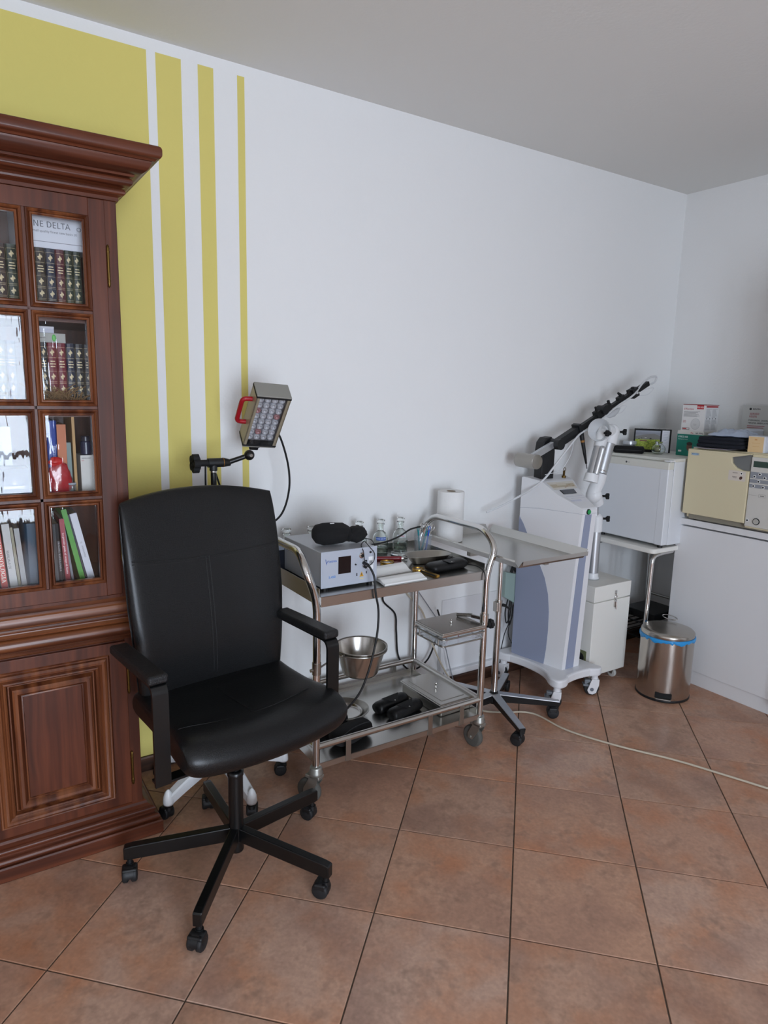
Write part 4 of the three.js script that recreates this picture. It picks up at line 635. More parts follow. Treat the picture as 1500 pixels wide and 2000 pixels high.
// black power lead lying from the jar to the console
single('power_lead', 'black lead running across the trolley from the jar to the console', 'cable', [-2.1, TR.top, 0.2], tube([[-1.99, 0.93, 0.19], [-2.05, 0.925, 0.2], [-2.12, 0.905, 0.22], [-2.2, 0.893, 0.24], [-2.3, 0.892, 0.26], [-2.39, 0.9, 0.28], [-2.41, 0.86, 0.27], [-2.4, 0.812, 0.24]], 0.004, { rad: 8, seg: 80 }), M.blackPlastic);
// six glass stopper bottles along the wall
{
  const prof = [[0, 0], [0.031, 0], [0.034, 0.003], [0.0345, 0.01], [0.0345, 0.068], [0.032, 0.08], [0.024, 0.092], [0.0145, 0.099], [0.013, 0.104], [0.013, 0.126], [0.0165, 0.129], [0.0175, 0.132], [0.0165, 0.135]];
  const inner = [[0.0115, 0.135], [0.0112, 0.102], [0.022, 0.089], [0.0305, 0.077], [0.0325, 0.066], [0.0325, 0.01], [0.03, 0.004], [0, 0.003]];
  const stop = [[0, 0.112], [0.009, 0.112], [0.0105, 0.135], [0.012, 0.139], [0.019, 0.144], [0.0195, 0.15], [0.014, 0.154], [0, 0.155]];
  const bodyG = lathe([...prof, ...inner], 44), stopG = lathe(stop, 28);
  const band = (a, b, y0, y1, m, parent) => { const n = 14, pos = [], nor = [], uv = [], r = 0.0348; for (let i = 0; i < n; i++) { const [p, q] = [a + (b - a) * i / n, a + (b - a) * (i + 1) / n]; for (const [ang, y, u, v] of [[p, y0, i / n, 0], [q, y0, (i + 1) / n, 0], [q, y1, (i + 1) / n, 1], [p, y0, i / n, 0], [q, y1, (i + 1) / n, 1], [p, y1, i / n, 1]]) { pos.push(r * Math.cos(ang), y, r * Math.sin(ang)); nor.push(Math.cos(ang), 0, Math.sin(ang)); uv.push(u, v); } } const g = new THREE.BufferGeometry().setAttribute('position', new THREE.Float32BufferAttribute(pos, 3)).setAttribute('normal', new THREE.Float32BufferAttribute(nor, 3)).setAttribute('uv', new THREE.Float32BufferAttribute(uv, 2)); return obj('label', g, m, parent, { keepUV: true }); };
  const tape = (bg, fg, text) => std({ map: inkOn(320, 72, bg, (g) => { g.fillStyle = fg; g.font = 'bold 38px sans-serif'; g.textAlign = 'center'; g.fillText(text, 160, 50); }), roughness: 0.5, side: THREE.DoubleSide });
  const spots = [[-2.6, 'clear glass stopper bottle nearest the chair, behind the dark case'], [-2.485, 'clear glass stopper bottle behind the left end of the black pouch'], [-2.37, 'clear glass stopper bottle behind the black pouches, second from the red-dot one'], [-2.25, 'glass stopper bottle with a red dot label beside the drawstring bag', 'dot'], [-2.138, 'glass stopper bottle with a blue label tape on the trolley', 'blue'], [-2.03, 'glass stopper bottle with a red label tape next to the instrument jar', 'red']];
  spots.forEach(([x, l, k], i) => {
    const t = thing('stopper_bottle', l, 'bottle', [x, TR.top + 0.0002, 0.0915], { world: false, group: 'glass stopper bottles on the trolley' });
    obj('bottle', bodyG, M.glassSolid, t);
    obj('stopper', stopG, M.glassSolid, t);
    const a = 1.35 + 1.5, b = 1.35 - 0.1;                              // the label's arc as the camera sees it
    if (k === 'blue') band(2.75, 1.35, 0.062, 0.077, tape('#2f55a8', '#cfd9f2', 'OSSIDO  AZZURRO'), t);
    if (k === 'red') band(2.6, 1.3, 0.065, 0.078, tape('#c3c8cc', '#b1202c', 'SOLVENTE'), t);
    if (k === 'dot') band(1.75, 1.35, 0.05, 0.066, tape('#b1202c', '#b1202c', ''), t);
    if (k) obj('liquid', lathe([[0, 0.0045], [0.0295, 0.0045], [0.0318, 0.01], [0.0318, k === 'blue' ? 0.028 : 0.036], [0, k === 'blue' ? 0.028 : 0.036]], 32), phy({ color: '#dfe6e0', transmission: 1, thickness: 0.05, ior: 1.33, roughness: 0, attenuationColor: new THREE.Color('#8f9a92'), attenuationDistance: 0.09 }), t);
  });
}
// jar of scissors and forceps
{
  const jx = -1.958, jz = 0.17, y = TR.top, t = thing('instrument_jar', 'clear tumbler beside the red-label bottle on the trolley', 'jar', [jx, y, jz]);
  obj('glass', lathe([[0, 0], [0.036, 0], [0.038, 0.003], [0.041, 0.082], [0.0395, 0.082], [0.0365, 0.005], [0, 0.004]], 40, jx, y, jz), M.plasticClear, t);
  const scis = (name, label, px, pz, ax, az, m, hm, big) => {
    const q = thing(name, label, big ? 'scissors' : 'tool', [jx + px, y + 0.005, jz + pz], { world: false });
    q.rotation.set(az, 0, -ax);
    if (big) {
      obj('blade', box(-0.004, 0.004, 0, 0.075, -0.0012, 0.0012, 0.001), m, q);
      for (const s of [-1, 1]) { obj('shank', tube([[0, 0.07, 0], [s * 0.008, 0.092, 0], [s * 0.011, 0.1, 0]], 0.002, { rad: 8 }), m, q); obj('finger_ring', new THREE.TorusGeometry(0.0105, 0.0022, 8, 26).scale(0.85, 1.2, 1).translate(s * 0.013, 0.112, 0), hm, q); }
    } else { obj('shaft', box(-0.004, 0.004, 0, 0.1, -0.002, 0.002, 0.0015), m, q); obj('grip', tube([[-0.004, 0.095, 0], [-0.005, 0.112, 0], [0, 0.119, 0], [0.005, 0.112, 0], [0.004, 0.095, 0]], 0.0016, { rad: 6 }), hm, q); }
  };
  const teal = col('#1f7f86', 0.4), blue = col('#2c58b5', 0.4);
  scis('scissors', 'chrome scissors with the tallest finger rings in the clear tumbler', 0.004, -0.006, 0.12, -0.1, M.chrome, M.chrome, true);
  scis('scissors', 'chrome scissors leaning to the right in the clear tumbler', 0.006, 0.008, 0.3, -0.05, M.chrome, M.chrome, true);
  scis('forceps', 'teal plastic forceps with a loop end at the tumbler rim', -0.014, -0.004, -0.14, 0.05, teal, teal);
  scis('forceps', 'teal plastic spatula leaning across the tumbler front', -0.018, 0.012, 0.32, 0.0, teal, teal);
  scis('forceps', 'blue plastic forceps in the right half of the tumbler', 0.008, 0.014, 0.06, 0.12, blue, blue);
}
// kidney dish, magnifiers, glasses case, papers on the top shelf
{
  const y = TR.top, oval = (a, b, n = 40) => [...Array(n)].map((_, i) => { const th = i / n * 2 * Math.PI, c = Math.cos(th), s = Math.sin(th); return [a * Math.sign(c) * Math.abs(c) ** 0.72, b * Math.sign(s) * Math.abs(s) ** 0.8 + 0.012 * (1 - c * c) * -1]; });
  const t = thing('kidney_dish', 'dull steel kidney dish between tumbler and black glasses case', 'dish', [-2.055, y, 0.345], { world: false, turn: -0.15 });
  const ring = (a, b, yy) => oval(a, b).map(([x, z]) => [x, yy, z]);
  obj('dish', smoothDish([ring(0.0001, 0.0001, 0.001), ring(0.06, 0.028, 0), ring(0.075, 0.038, 0.004), ring(0.098, 0.056, 0.036), ring(0.104, 0.06, 0.038), ring(0.105, 0.061, 0.036), ring(0.101, 0.058, 0.0355), ring(0.097, 0.0545, 0.035), ring(0.074, 0.037, 0.0055), ring(0.06, 0.027, 0.002), ring(0.0001, 0.0001, 0.002)]), M.steelDull, t);
}
function smoothDish(rows) { const h = new THREE.BufferGeometry().setAttribute('position', new THREE.Float32BufferAttribute([...fromQuads(rows, true, 3).attributes.position.array], 3)); const w = mergeVertices(h, 1e-6); w.computeVertexNormals(); return w; }
{
  const y = TR.top;
  const g = thing('glasses_case', 'black leather glasses case on the right end of the top shelf', 'case', [-2.055, y, 0.475], { world: false, turn: 0.06 });
  const caseGeo = (L, r) => { const n = 26, rows = []; for (let i = 0; i <= 14; i++) { const s = i / 14 * 2 - 1, k = Math.max(0.02, 1 - Math.abs(s) ** 8) ** 0.5; rows.push([...Array(n)].map((_, j) => { const a = j / n * 2 * Math.PI; return [s * L, 0.02 + Math.max(-0.02, Math.sin(a) * 0.022 * (0.6 + 0.4 * k)), Math.cos(a) * r * (0.75 + 0.25 * k)]; })); } return smoothMesh(rows); };
  obj('case', caseGeo(0.095, 0.036), M.leather, g);
  obj('flap', slab([[-0.03, -0.01], [0.03, -0.01], [0.012, 0.024], [-0.012, 0.024]], 0.0, 0.0022, 'y', 0.0008).rotateX(0.25).translate(0, 0.0415, 0.012), M.leather, g);
  obj('snap', lathe([[0.0, 0.0022], [0.002, 0.002], [0.0032, 0]], 14, 0, 0.0395, 0.03), M.chrome, g);
  const p = thing('clutch_case', 'flat black wallet lying behind the glasses case', 'wallet', [-1.985, y, 0.39], { world: false, turn: 0.5 });
  obj('body', box(-0.05, 0.05, 0, 0.018, -0.035, 0.035, 0.006, 3), M.leatherSoft, p);
  obj('flap', box(-0.05, 0.05, 0.0175, 0.021, -0.035, 0.005, 0.0015), M.leatherSoft, p);
  const m = thing('magnifier', 'brass loupe with a straight black and brass handle', 'magnifier', [-2.175, y, 0.44], { world: false, turn: 0 });
  const ringG = (r) => lathe([[r - 0.004, 0.003], [r, 0.002], [r, 0.012], [r - 0.004, 0.013], [r - 0.004, 0.003]], 34);
  obj('rim', ringG(0.024), M.brass, m);
  obj('lens', lathe([[0, 0.0045], [0.0195, 0.0065], [0.0195, 0.0095], [0, 0.0115]], 28), M.glassSolid, m);
  obj('handle', [bar([0.004, 0.007, 0.024], [0.01, 0.007, 0.12], 0.014, 0.009)], M.gap, m);
  obj('handle_edge', [bar([0.0035, 0.0115, 0.026], [0.0095, 0.0115, 0.12], 0.0145, 0.0016), bar([0.0035, 0.0028, 0.026], [0.0095, 0.0028, 0.12], 0.0145, 0.0016), bar([0.0092, 0.007, 0.112], [0.01, 0.007, 0.121], 0.0146, 0.0095)], M.brass, m);
  const l = thing('magnifier', 'round brass folding magnifier behind the white paper towels', 'magnifier', [-2.225, y, 0.285], { world: false, turn: 0.6 });
  obj('rim', ringG(0.03), M.brass, l);
  obj('lens', lathe([[0, 0.0045], [0.0255, 0.0065], [0.0255, 0.0095], [0, 0.0115]], 28), M.glassSolid, l);
  obj('foot', [lathe([[0.022, 0], [0.03, 0], [0.03, 0.002], [0.022, 0.002]], 34), bar([0.03, 0.004, 0], [0.05, 0.004, 0], 0.02, 0.007)], M.brass, l);
  const d = thing('dermatoscope', 'dark red handle with a steel tip lying behind the brass magnifier', 'tool', [-2.18, y, 0.235], { world: false, turn: -0.42 });
  obj('handle', lathe([[0, -0.07], [0.008, -0.07], [0.009, -0.066], [0.009, 0.03], [0.0085, 0.034], [0.009, 0.036], [0.009, 0.05], [0.006, 0.052]], 24).rotateZ(-Math.PI / 2).translate(0, 0.0092, 0), col('#7d1320', 0.3), d);
  obj('tip', lathe([[0.006, 0.05], [0.007, 0.051], [0.007, 0.068], [0.0045, 0.072], [0.0045, 0.078], [0, 0.078]], 20).rotateZ(-Math.PI / 2).translate(0, 0.0092, 0), M.chrome, d);
  const pe = thing('petri_dish', 'shallow clear glass dish behind the steel kidney dish', 'dish', [-2.1, y, 0.19], { world: false });
  obj('dish', lathe([[0, 0], [0.036, 0], [0.037, 0.001], [0.037, 0.014], [0.0355, 0.014], [0.0355, 0.002], [0, 0.002]], 40), M.glassSolid, pe);
  obj('lid', lathe([[0.038, 0.006], [0.0392, 0.006], [0.0392, 0.0162], [0.0385, 0.017], [0, 0.017], [0, 0.0155], [0.038, 0.0155], [0.038, 0.006]], 40), M.glassSolid, pe);
  // folded paper towels
  const towel = (name, label, x, z, turn, w, dpt, h) => { const q = thing(name, label, 'paper', [x, y, z], { world: false, turn }); for (let k = 0; k < 3; k++) { const prof = []; for (let i = 0; i <= 12; i++) { const u = i / 12; prof.push([-dpt / 2 + dpt * u, 0.0008 + k * 0.0022 + h * Math.sin(Math.PI * Math.min(1, u * 1.05)) ** 1.4 * (0.55 + 0.45 * k / 2)]); } const rows = [-1, 1].map((s) => [...prof.map(([zz, yy]) => [s * w / 2 * (1 - 0.01 * k), yy + 0.0018, zz]), ...prof.slice().reverse().map(([zz, yy]) => [s * w / 2 * (1 - 0.01 * k), yy, zz])]); obj('sheet', fromQuads(rows.reverse(), true, 0.6), M.paper, q); } };
  towel('paper_towel', 'folded white paper towel nearest the trolley front edge', -2.315, 0.513, 0.02, 0.2, 0.088, 0.012);
  towel('paper_towel', 'folded white paper towel behind the front one, beside the console', -2.3, 0.385, 0.05, 0.19, 0.1, 0.02);
}
function bar(a, b, w, h) { a = v3(a); b = v3(b); const d = b.clone().sub(a), g = new THREE.BoxGeometry(w, h, d.length()), m = new THREE.Matrix4().lookAt(b, a, new THREE.Vector3(0, 1, 0.001)); g.applyMatrix4(m); return g.translate((a.x + b.x) / 2, (a.y + b.y) / 2, (a.z + b.z) / 2); }
// short black lead with a plug hanging over the right front edge
single('plug_lead', 'thin black lead with a small plug hanging over the top shelf edge', 'cable', [-1.93, 0.7, 0.55], [tube([[-2.0, 0.815, 0.43], [-1.96, 0.82, 0.48], [-1.938, 0.818, 0.54], [-1.932, 0.8, 0.57], [-1.932, 0.72, 0.575], [-1.933, 0.67, 0.575]], 0.0026, { rad: 6, seg: 60 }), cyl([-1.933, 0.672, 0.575], [-1.933, 0.655, 0.575], 0.003, 0.005, 10), cyl([-1.933, 0.655, 0.575], [-1.933, 0.635, 0.575], 0.0058, 0.0058, 12)], M.blackPlastic);
// things on the bottom shelf
{
  const y = TR.low;
  const d = thing('round_dish', 'round steel dish with a raised inner ring on the bottom shelf', 'dish', [-2.425, y, 0.285], { world: false });
  obj('dish', lathe([[0, 0.001], [0.07, 0.001], [0.078, 0.004], [0.1, 0.03], [0.106, 0.032], [0.106, 0.035], [0.099, 0.034], [0.078, 0.008], [0.07, 0.005], [0, 0.005]], 52), M.steelDull, d);
  obj('insert', lathe([[0.0, 0.012], [0.066, 0.012], [0.07, 0.016], [0.074, 0.024], [0.078, 0.024], [0.0745, 0.014], [0.07, 0.006], [0, 0.006]], 52), M.steel, d);
  const caseAt = (label, x, z, turn) => { const g = thing('glasses_case', label, 'case', [x, y, z], { world: false, turn }), n = 26, rows = []; for (let i = 0; i <= 12; i++) { const s = i / 12 * 2 - 1, k = Math.max(0.02, 1 - Math.abs(s) ** 10) ** 0.5; rows.push([...Array(n)].map((_, j) => { const a = j / n * 2 * Math.PI; return [s * 0.085, 0.024 + Math.max(-0.024, Math.sin(a) * 0.027 * (0.75 + 0.25 * k)), Math.cos(a) * 0.031 * (0.85 + 0.15 * k)]; })); } obj('case', smoothMesh(rows), M.leather, g); obj('flap', slab([[-0.05, -0.012], [0.05, -0.012], [0.014, 0.026], [-0.014, 0.026]], 0, 0.002, 'y', 0.0008).rotateX(0.35).translate(0, 0.0505, 0.004), M.leather, g); obj('snap', lathe([[0.0, 0.0022], [0.002, 0.002], [0.0035, 0]], 14, 0, 0.046, 0.026), M.chrome, g); };
  caseAt('black glasses case lying behind the other on the bottom shelf', -2.215, 0.325, 0.18);
  caseAt('black glasses case lying in front of the other on the bottom shelf', -2.195, 0.405, 0.2);
  const b = thing('steriliser_box', 'steel sterilising box with a knobbed lid on the bottom shelf', 'box', [-2.0, y, 0.362], { world: false, turn: 0.02 });
  obj('body', [box(-0.082, 0.082, 0.001, 0.042, -0.142, 0.142, 0.005)], M.steelDull, b);
  obj('lid', [box(-0.09, 0.09, 0.042, 0.056, -0.15, 0.15, 0.004), box(-0.086, 0.086, 0.055, 0.06, -0.146, 0.146, 0.003)], M.steelBrushed, b);
  obj('lid_panel', box(-0.062, 0.062, 0.0595, 0.0625, -0.12, 0.12, 0.002), M.steelBrushed, b);
  obj('lid_knob', lathe([[0, 0.024], [0.005, 0.023], [0.007, 0.019], [0.005, 0.015], [0.0035, 0.012], [0.0035, 0.004], [0.007, 0.001], [0.007, 0]], 16, 0, 0.0625, 0), M.chrome, b);
  const pouchAt = (label, x, z, turn, L) => { const q = thing('soft_pouch', label, 'pouch', [x, y, z], { world: false, turn }); obj('body', bag([[0, -L], [0.02, -L * 0.97], [0.034, -L * 0.8], [0.04, -L * 0.3], [0.04, L * 0.3], [0.034, L * 0.8], [0.02, L * 0.97], [0, L]], 40, [0.8, 1.3], 0.25, Math.round(x * -100)).rotateZ(Math.PI / 2).translate(0, 0.034, 0), M.clothBlack, q); obj('zip', tube([[-L * 0.8, 0.058, 0.03], [-L * 0.3, 0.064, 0.025], [L * 0.3, 0.064, 0.025], [L * 0.8, 0.058, 0.03]], 0.0018, { rad: 6 }), col('#2a2c30', 0.5), q); };
  pouchAt('black zipped pouch at the front left of the bottom shelf', -2.5, 0.475, 0.3, 0.1);
  pouchAt('black zipped pouch behind the front one, beside the round dish', -2.53, 0.345, 0.2, 0.08);
}

// ---------------------------------------------------------------- instrument stand with a V-lipped steel tray
{
  const cx = -1.632, cz = 0.345, t = thing('instrument_stand', 'steel tray stand on a five-legged black castor base between trolley and laser', 'stand', [cx, 0, cz]);
  const x0 = -1.86, x1 = -1.43, z0 = 0.028, z1 = 0.688, y = 0.832;
  const prof = [[x0 + 0.004, 0.864], [x0, 0.858], [x0 + 0.022, y], [x1 - 0.022, y], [x1, 0.858], [x1 + 0.004, 0.866]];
  // the tray: floor, two long folded lips and a front and a back lip
  const th = 0.0016, cross = [...prof.map(([x, yy]) => [x, yy]), ...prof.slice().reverse().map(([x, yy]) => [x, yy - th])];
  obj('tray', [fromQuads([z0 + 0.02, z1 - 0.02].map((z) => cross.map(([x, yy]) => [x, yy, z])), true, 0.3), fromQuads([x0 + 0.022, x1 - 0.022].map((x) => [[x, y, z0 + 0.02], [x, 0.858, z0], [x, 0.866, z0 - 0.004], [x, 0.8644, z0 - 0.005], [x, 0.856, z0 - 0.0015], [x, y - th, z0 + 0.02]]), true, 0.3), fromQuads([x0 + 0.022, x1 - 0.022].map((x) => [[x, y, z1 - 0.02], [x, 0.858, z1], [x, 0.864, z1 + 0.006], [x, 0.846, z1 + 0.004], [x, 0.8445, z1 + 0.0025], [x, 0.856, z1], [x, y - th, z1 - 0.02]]), true, 0.3)], M.steelBrushed, t, { grain: 2 });
  obj('tray_frame', [box(x0 + 0.03, x1 - 0.03, y - 0.022, y - 0.003, cz - 0.012, cz + 0.012), box(cx - 0.012, cx + 0.012, y - 0.022, y - 0.003, z0 + 0.06, z1 - 0.06)], M.steelDull, t);
  obj('pole', [cyl([cx, 0.1, cz], [cx, 0.56, cz], 0.0158, 0.0158, 22), cyl([cx, 0.55, cz], [cx, y - 0.004, cz], 0.0122, 0.0122, 20)], M.chrome, t);
  obj('height_clamp', [box(cx - 0.024, cx + 0.012, 0.52, 0.57, cz - 0.015, cz + 0.015, 0.005), cyl([cx, 0.515, cz], [cx, 0.575, cz], 0.0175, 0.0175, 20)], M.steel, t);
  obj('clamp_lever', [cyl([cx + 0.012, 0.552, cz + 0.012], [cx + 0.028, 0.548, cz + 0.024], 0.007, 0.007, 12), bar([cx + 0.016, 0.556, cz + 0.012], [cx + 0.045, 0.53, cz + 0.035], 0.008, 0.008)], M.blackMatte, t);
  obj('base_hub', lathe([[0, 0.066], [0.032, 0.066], [0.036, 0.075], [0.036, 0.098], [0.03, 0.108], [0.018, 0.113], [0.018, 0.12], [0, 0.12]], 30, cx, 0, cz), M.blackPlastic, t);
  for (let k = 0; k < 5; k++) {
    const a = (36 + 72 * k) * Math.PI / 180, R = 0.3, rows = [], rowsT = [];
    for (let i = 0; i <= 8; i++) { const s = i / 8, r = 0.02 + (R - 0.008) * s, yt = 0.112 - 0.026 * s, h = 0.042 - 0.016 * s, w = 0.021 - 0.006 * s; rows.push([[r, yt - h, -w * 0.75], [r, yt - 0.003, -w], [r, yt - 0.003, w], [r, yt - h, w * 0.75]]); rowsT.push([[r, yt - 0.003, -w], [r, yt, -w * 0.9], [r, yt, w * 0.9], [r, yt - 0.003, w]]); }
    const put = (g) => g.rotateY(-a).translate(cx, 0, cz);
    const leg = obj('base_leg', [put(fromQuads(rows, true, 0.4)), put(box(R + 0.005, R + 0.012, 0.058, 0.084, -0.011, 0.011))], M.blackPlastic, t);
    obj('leg_cover', put(fromQuads(rowsT, true, 0.4)), M.alu, leg);
    twinCaster(t, cx + Math.cos(a) * R, cz + Math.sin(a) * R, [0.9, 0.4, -0.2, 1.9, 2.2][k], { R: 0.0275, w: 0.05, stem: 0.006 });
  }
}
// paper towel roll standing on the tray
{
  const x = -1.772, z = 0.13, y = 0.8325, t = thing('paper_roll', 'big white paper towel roll standing on the steel tray stand', 'paper roll', [x, y, z]);
  const g = lathe([[0.021, 0.002], [0.06, 0.0], [0.063, 0.003], [0.0635, 0.12], [0.063, 0.236], [0.06, 0.239], [0.021, 0.238]], 64, x, y, z);
  obj('paper', [g], std({ color: '#e9e8e6', roughness: 0.95, bumpMap: tex(128, 128, (a, b) => gray(128 + 70 * Math.sin(a * 128 * 0.6) * Math.sin(b * 128 * 0.6)), { srgb: false, rep: [14, 14] }), bumpScale: 0.0006 }), t);
  obj('core', lathe([[0.0195, 0.001], [0.0212, 0.001], [0.0212, 0.2385], [0.0195, 0.2385], [0.0195, 0.001]], 30, x, y, z), col('#8d7a63', 0.9), t);
}
// ---------------------------------------------------------------- surgical laser on wheels
{
  const t = thing('surgical_laser', 'white and blue-grey medical laser unit with a black balanced arm', 'laser', [-1.15, 0, 0.24]);
  const white = col('#e4e4e6', 0.38), grey = col('#929ab0', 0.5);
  const L = (z) => -1.28 + (z - 0.09) * 0.185, Rr = (z) => -0.99 - (z - 0.09) * 0.36;
  // side outline in (z, y), swept from the left face to the right face, which close in towards the front
  const outline = [[0.09, 0.155], [0.394, 0.152], [0.402, 0.3], [0.424, 0.7], [0.444, 0.962], [0.446, 0.985], [0.438, 0.994], [0.418, 1.0], [0.305, 1.042], [0.215, 1.094], [0.196, 1.101], [0.1, 1.112], [0.09, 1.108]];
  const widen = (g, d = 0) => { g = plain(g); const p = g.attributes.position; for (let i = 0; i < p.count; i++) { const z = p.getZ(i), u = p.getX(i); p.setX(i, L(z) - d + u * (Rr(z) - L(z) + 2 * d)); } return g; };
  const reface = (g) => { g.deleteAttribute('normal'); g.computeVertexNormals(); return toCreasedNormals(g, 0.5); };
  const body = slab(outline, 0, 1, 'x'); obj('cabinet', reface(widen(body)), white, t);
  obj('cabinet_seam', reface(widen(slab([[0.088, 0.9505], [0.2, 0.962], [0.445, 0.9665], [0.4455, 0.9655], [0.2, 0.9605], [0.088, 0.949]], -0.0, 1.0, 'x'), 0.0006)), col('#9aa0ac', 0.6), t);
  const sideCurve = [[0.0895, 0.157], [0.288, 0.153], [0.297, 0.24], [0.301, 0.34], [0.299, 0.44], [0.287, 0.53], [0.262, 0.61], [0.218, 0.69], [0.185, 0.745], [0.143, 0.82], [0.115, 0.87], [0.0895, 0.905]];
  obj('side_panel', [reface(widen(slab(sideCurve, -0.008, 0.0, 'x'), 0.0)), reface(widen(slab(sideCurve, 1.0, 1.008, 'x'), 0.0))], grey, t);
  { // blue-grey band up the front
    const rows = [[0.394, 0.153], [0.402, 0.3], [0.424, 0.7], [0.444, 0.962]].map(([z, y]) => { const w = Rr(z) - L(z), a = L(z) + w * 0.2, b = L(z) + w * 0.66, e = 0.0016; return [[a, y, z + e], [b, y, z + e], [b, y, z - e], [a, y, z - e]]; });
    obj('front_band', fromQuads(rows, true, 0.3).scale(1, 1, 1), grey, t);
  }
  obj('start_button', [cyl([-1.176, 0.976, 0.444], [-1.176, 0.976, 0.4535], 0.0105, 0.0105, 24)], col('#1f9a52', 0.35), t, { label: 'green push button' });
  obj('button_ring', [cyl([-1.176, 0.976, 0.443], [-1.176, 0.976, 0.449], 0.0135, 0.0135, 24)], M.blackPlastic, t);
  // sloping operating panel with touch screen, worn paper label and lettering
  { const A = new THREE.Vector3(0, 1.094, 0.215), B = new THREE.Vector3(0, 1.0, 0.418), d = B.clone().sub(A), n = new THREE.Vector3(0, d.z, -d.y).normalize().multiplyScalar(-1); n.set(0, Math.abs(n.y), Math.abs(n.z));
    const prof = (s) => { const q = [[0, 1.094, 0.215], [0.443, 1.042, 0.305], [1, 1.0, 0.418]]; const k = s < 0.443 ? 0 : 1, f = (s - q[k][0]) / (q[k + 1][0] - q[k][0]); return [q[k][1] + (q[k + 1][1] - q[k][1]) * f, q[k][2] + (q[k + 1][2] - q[k][2]) * f]; };
    const quad = (s0, s1, u0, u1, e) => { const [y0, z0] = prof(s0), [y1, z1] = prof(s1), X = (u, z) => L(z) + u * (Rr(z) - L(z)), p = [[X(u0, z1), y1 + e, z1 + e * 0.5], [X(u1, z1), y1 + e, z1 + e * 0.5], [X(u1, z0), y0 + e, z0 + e * 0.5], [X(u0, z0), y0 + e, z0 + e * 0.5]], g = new THREE.BufferGeometry(), idx = [0, 1, 2, 0, 2, 3], uv = [[0, 0], [1, 0], [1, 1], [0, 1]]; g.setAttribute('position', new THREE.Float32BufferAttribute(idx.flatMap((i) => p[i]), 3)); g.setAttribute('uv', new THREE.Float32BufferAttribute(idx.flatMap((i) => uv[i]), 2)); g.computeVertexNormals(); return g; };
    const slabQ = (s0, s1, u0, u1, e) => { const X = (u, z) => L(z) + u * (Rr(z) - L(z)), [y0, z0] = prof(s0), [y1, z1] = prof(s1); return fromQuads([[[X(u0, z0), y0, z0], [X(u0, z0), y0 + e, z0 + e * 0.45], [X(u1, z0), y0 + e, z0 + e * 0.45], [X(u1, z0), y0, z0]].reverse(), [[X(u0, z1), y1, z1], [X(u0, z1), y1 + e, z1 + e * 0.45], [X(u1, z1), y1 + e, z1 + e * 0.45], [X(u1, z1), y1, z1]].reverse()], true, 0.3); };
    obj('screen_bezel', slabQ(0.3, 0.442, 0.24, 0.78, 0.0022), M.blackPlastic, t);
    obj('touch_screen', quad(0.305, 0.438, 0.255, 0.765, 0.0026), phy({ color: '#55565c', roughness: 0.25 }), t);
    obj('paper_label', quad(0.02, 0.27, 0.08, 0.95, 0.0012), std({ map: inkOn(512, 200, '#d5d0c6', (g) => { g.fillStyle = '#b9ad97'; g.fillRect(20, 60, 470, 90); g.fillStyle = '#cfc7b6'; g.fillRect(140, 40, 180, 60); g.fillStyle = '#a58a6c'; for (const [x, y] of [[300, 120], [360, 90], [430, 130], [250, 150]]) g.fillRect(x, y, 38, 16); }), roughness: 0.8 }), t, { keepUV: true });
    obj('panel_print', quad(0.5, 0.85, 0.12, 0.95, 0.0012), std({ map: inkOn(512, 300, '#e4e4e8', (g) => { g.fillStyle = '#c7c8d4'; g.fillRect(30, 40, 440, 16); g.fillRect(90, 120, 400, 10); g.fillStyle = '#d2d4e2'; g.fillRect(0, 180, 300, 60); }), roughness: 0.5 }), t, { keepUV: true });
  }
  obj('emergency_stop', [lathe([[0.008, 0], [0.008, 0.012], [0.013, 0.014], [0.0145, 0.02], [0.013, 0.027], [0, 0.029]], 24, -1.205, 1.108, 0.155)], M.red, t, { label: 'red emergency stop' });
  obj('key_switch', [cyl([-1.06, 1.1, 0.17], [-1.06, 1.115, 0.17], 0.011, 0.011, 18), box(-1.0615, -1.0585, 1.115, 1.14, 0.163, 0.177, 0.001), new THREE.TorusGeometry(0.008, 0.0018, 8, 18).translate(-1.056, 1.148, 0.17)], M.brassDark, t);
  // wheeled base plate with a waist between the feet
  const bs = new THREE.Shape(); bs.moveTo(-1.335, 0.02); bs.lineTo(-1.335, 0.05); bs.quadraticCurveTo(-1.335, 0.085, -1.31, 0.11); bs.quadraticCurveTo(-1.285, 0.18, -1.285, 0.25); bs.quadraticCurveTo(-1.285, 0.33, -1.315, 0.38); bs.quadraticCurveTo(-1.345, 0.42, -1.345, 0.45); bs.quadraticCurveTo(-1.345, 0.485, -1.315, 0.487); bs.quadraticCurveTo(-1.27, 0.487, -1.25, 0.462); bs.quadraticCurveTo(-1.17, 0.44, -1.08, 0.455); bs.quadraticCurveTo(-1.05, 0.475, -1.03, 0.475); bs.quadraticCurveTo(-1.0, 0.472, -1.0, 0.445); bs.quadraticCurveTo(-1.02, 0.38, -1.02, 0.25); bs.quadraticCurveTo(-1.02, 0.12, -0.995, 0.06); bs.lineTo(-0.995, 0.02); bs.closePath();
  obj('base_plate', slab(bs, 0.112, 0.156, 'y', 0.009), white, t);
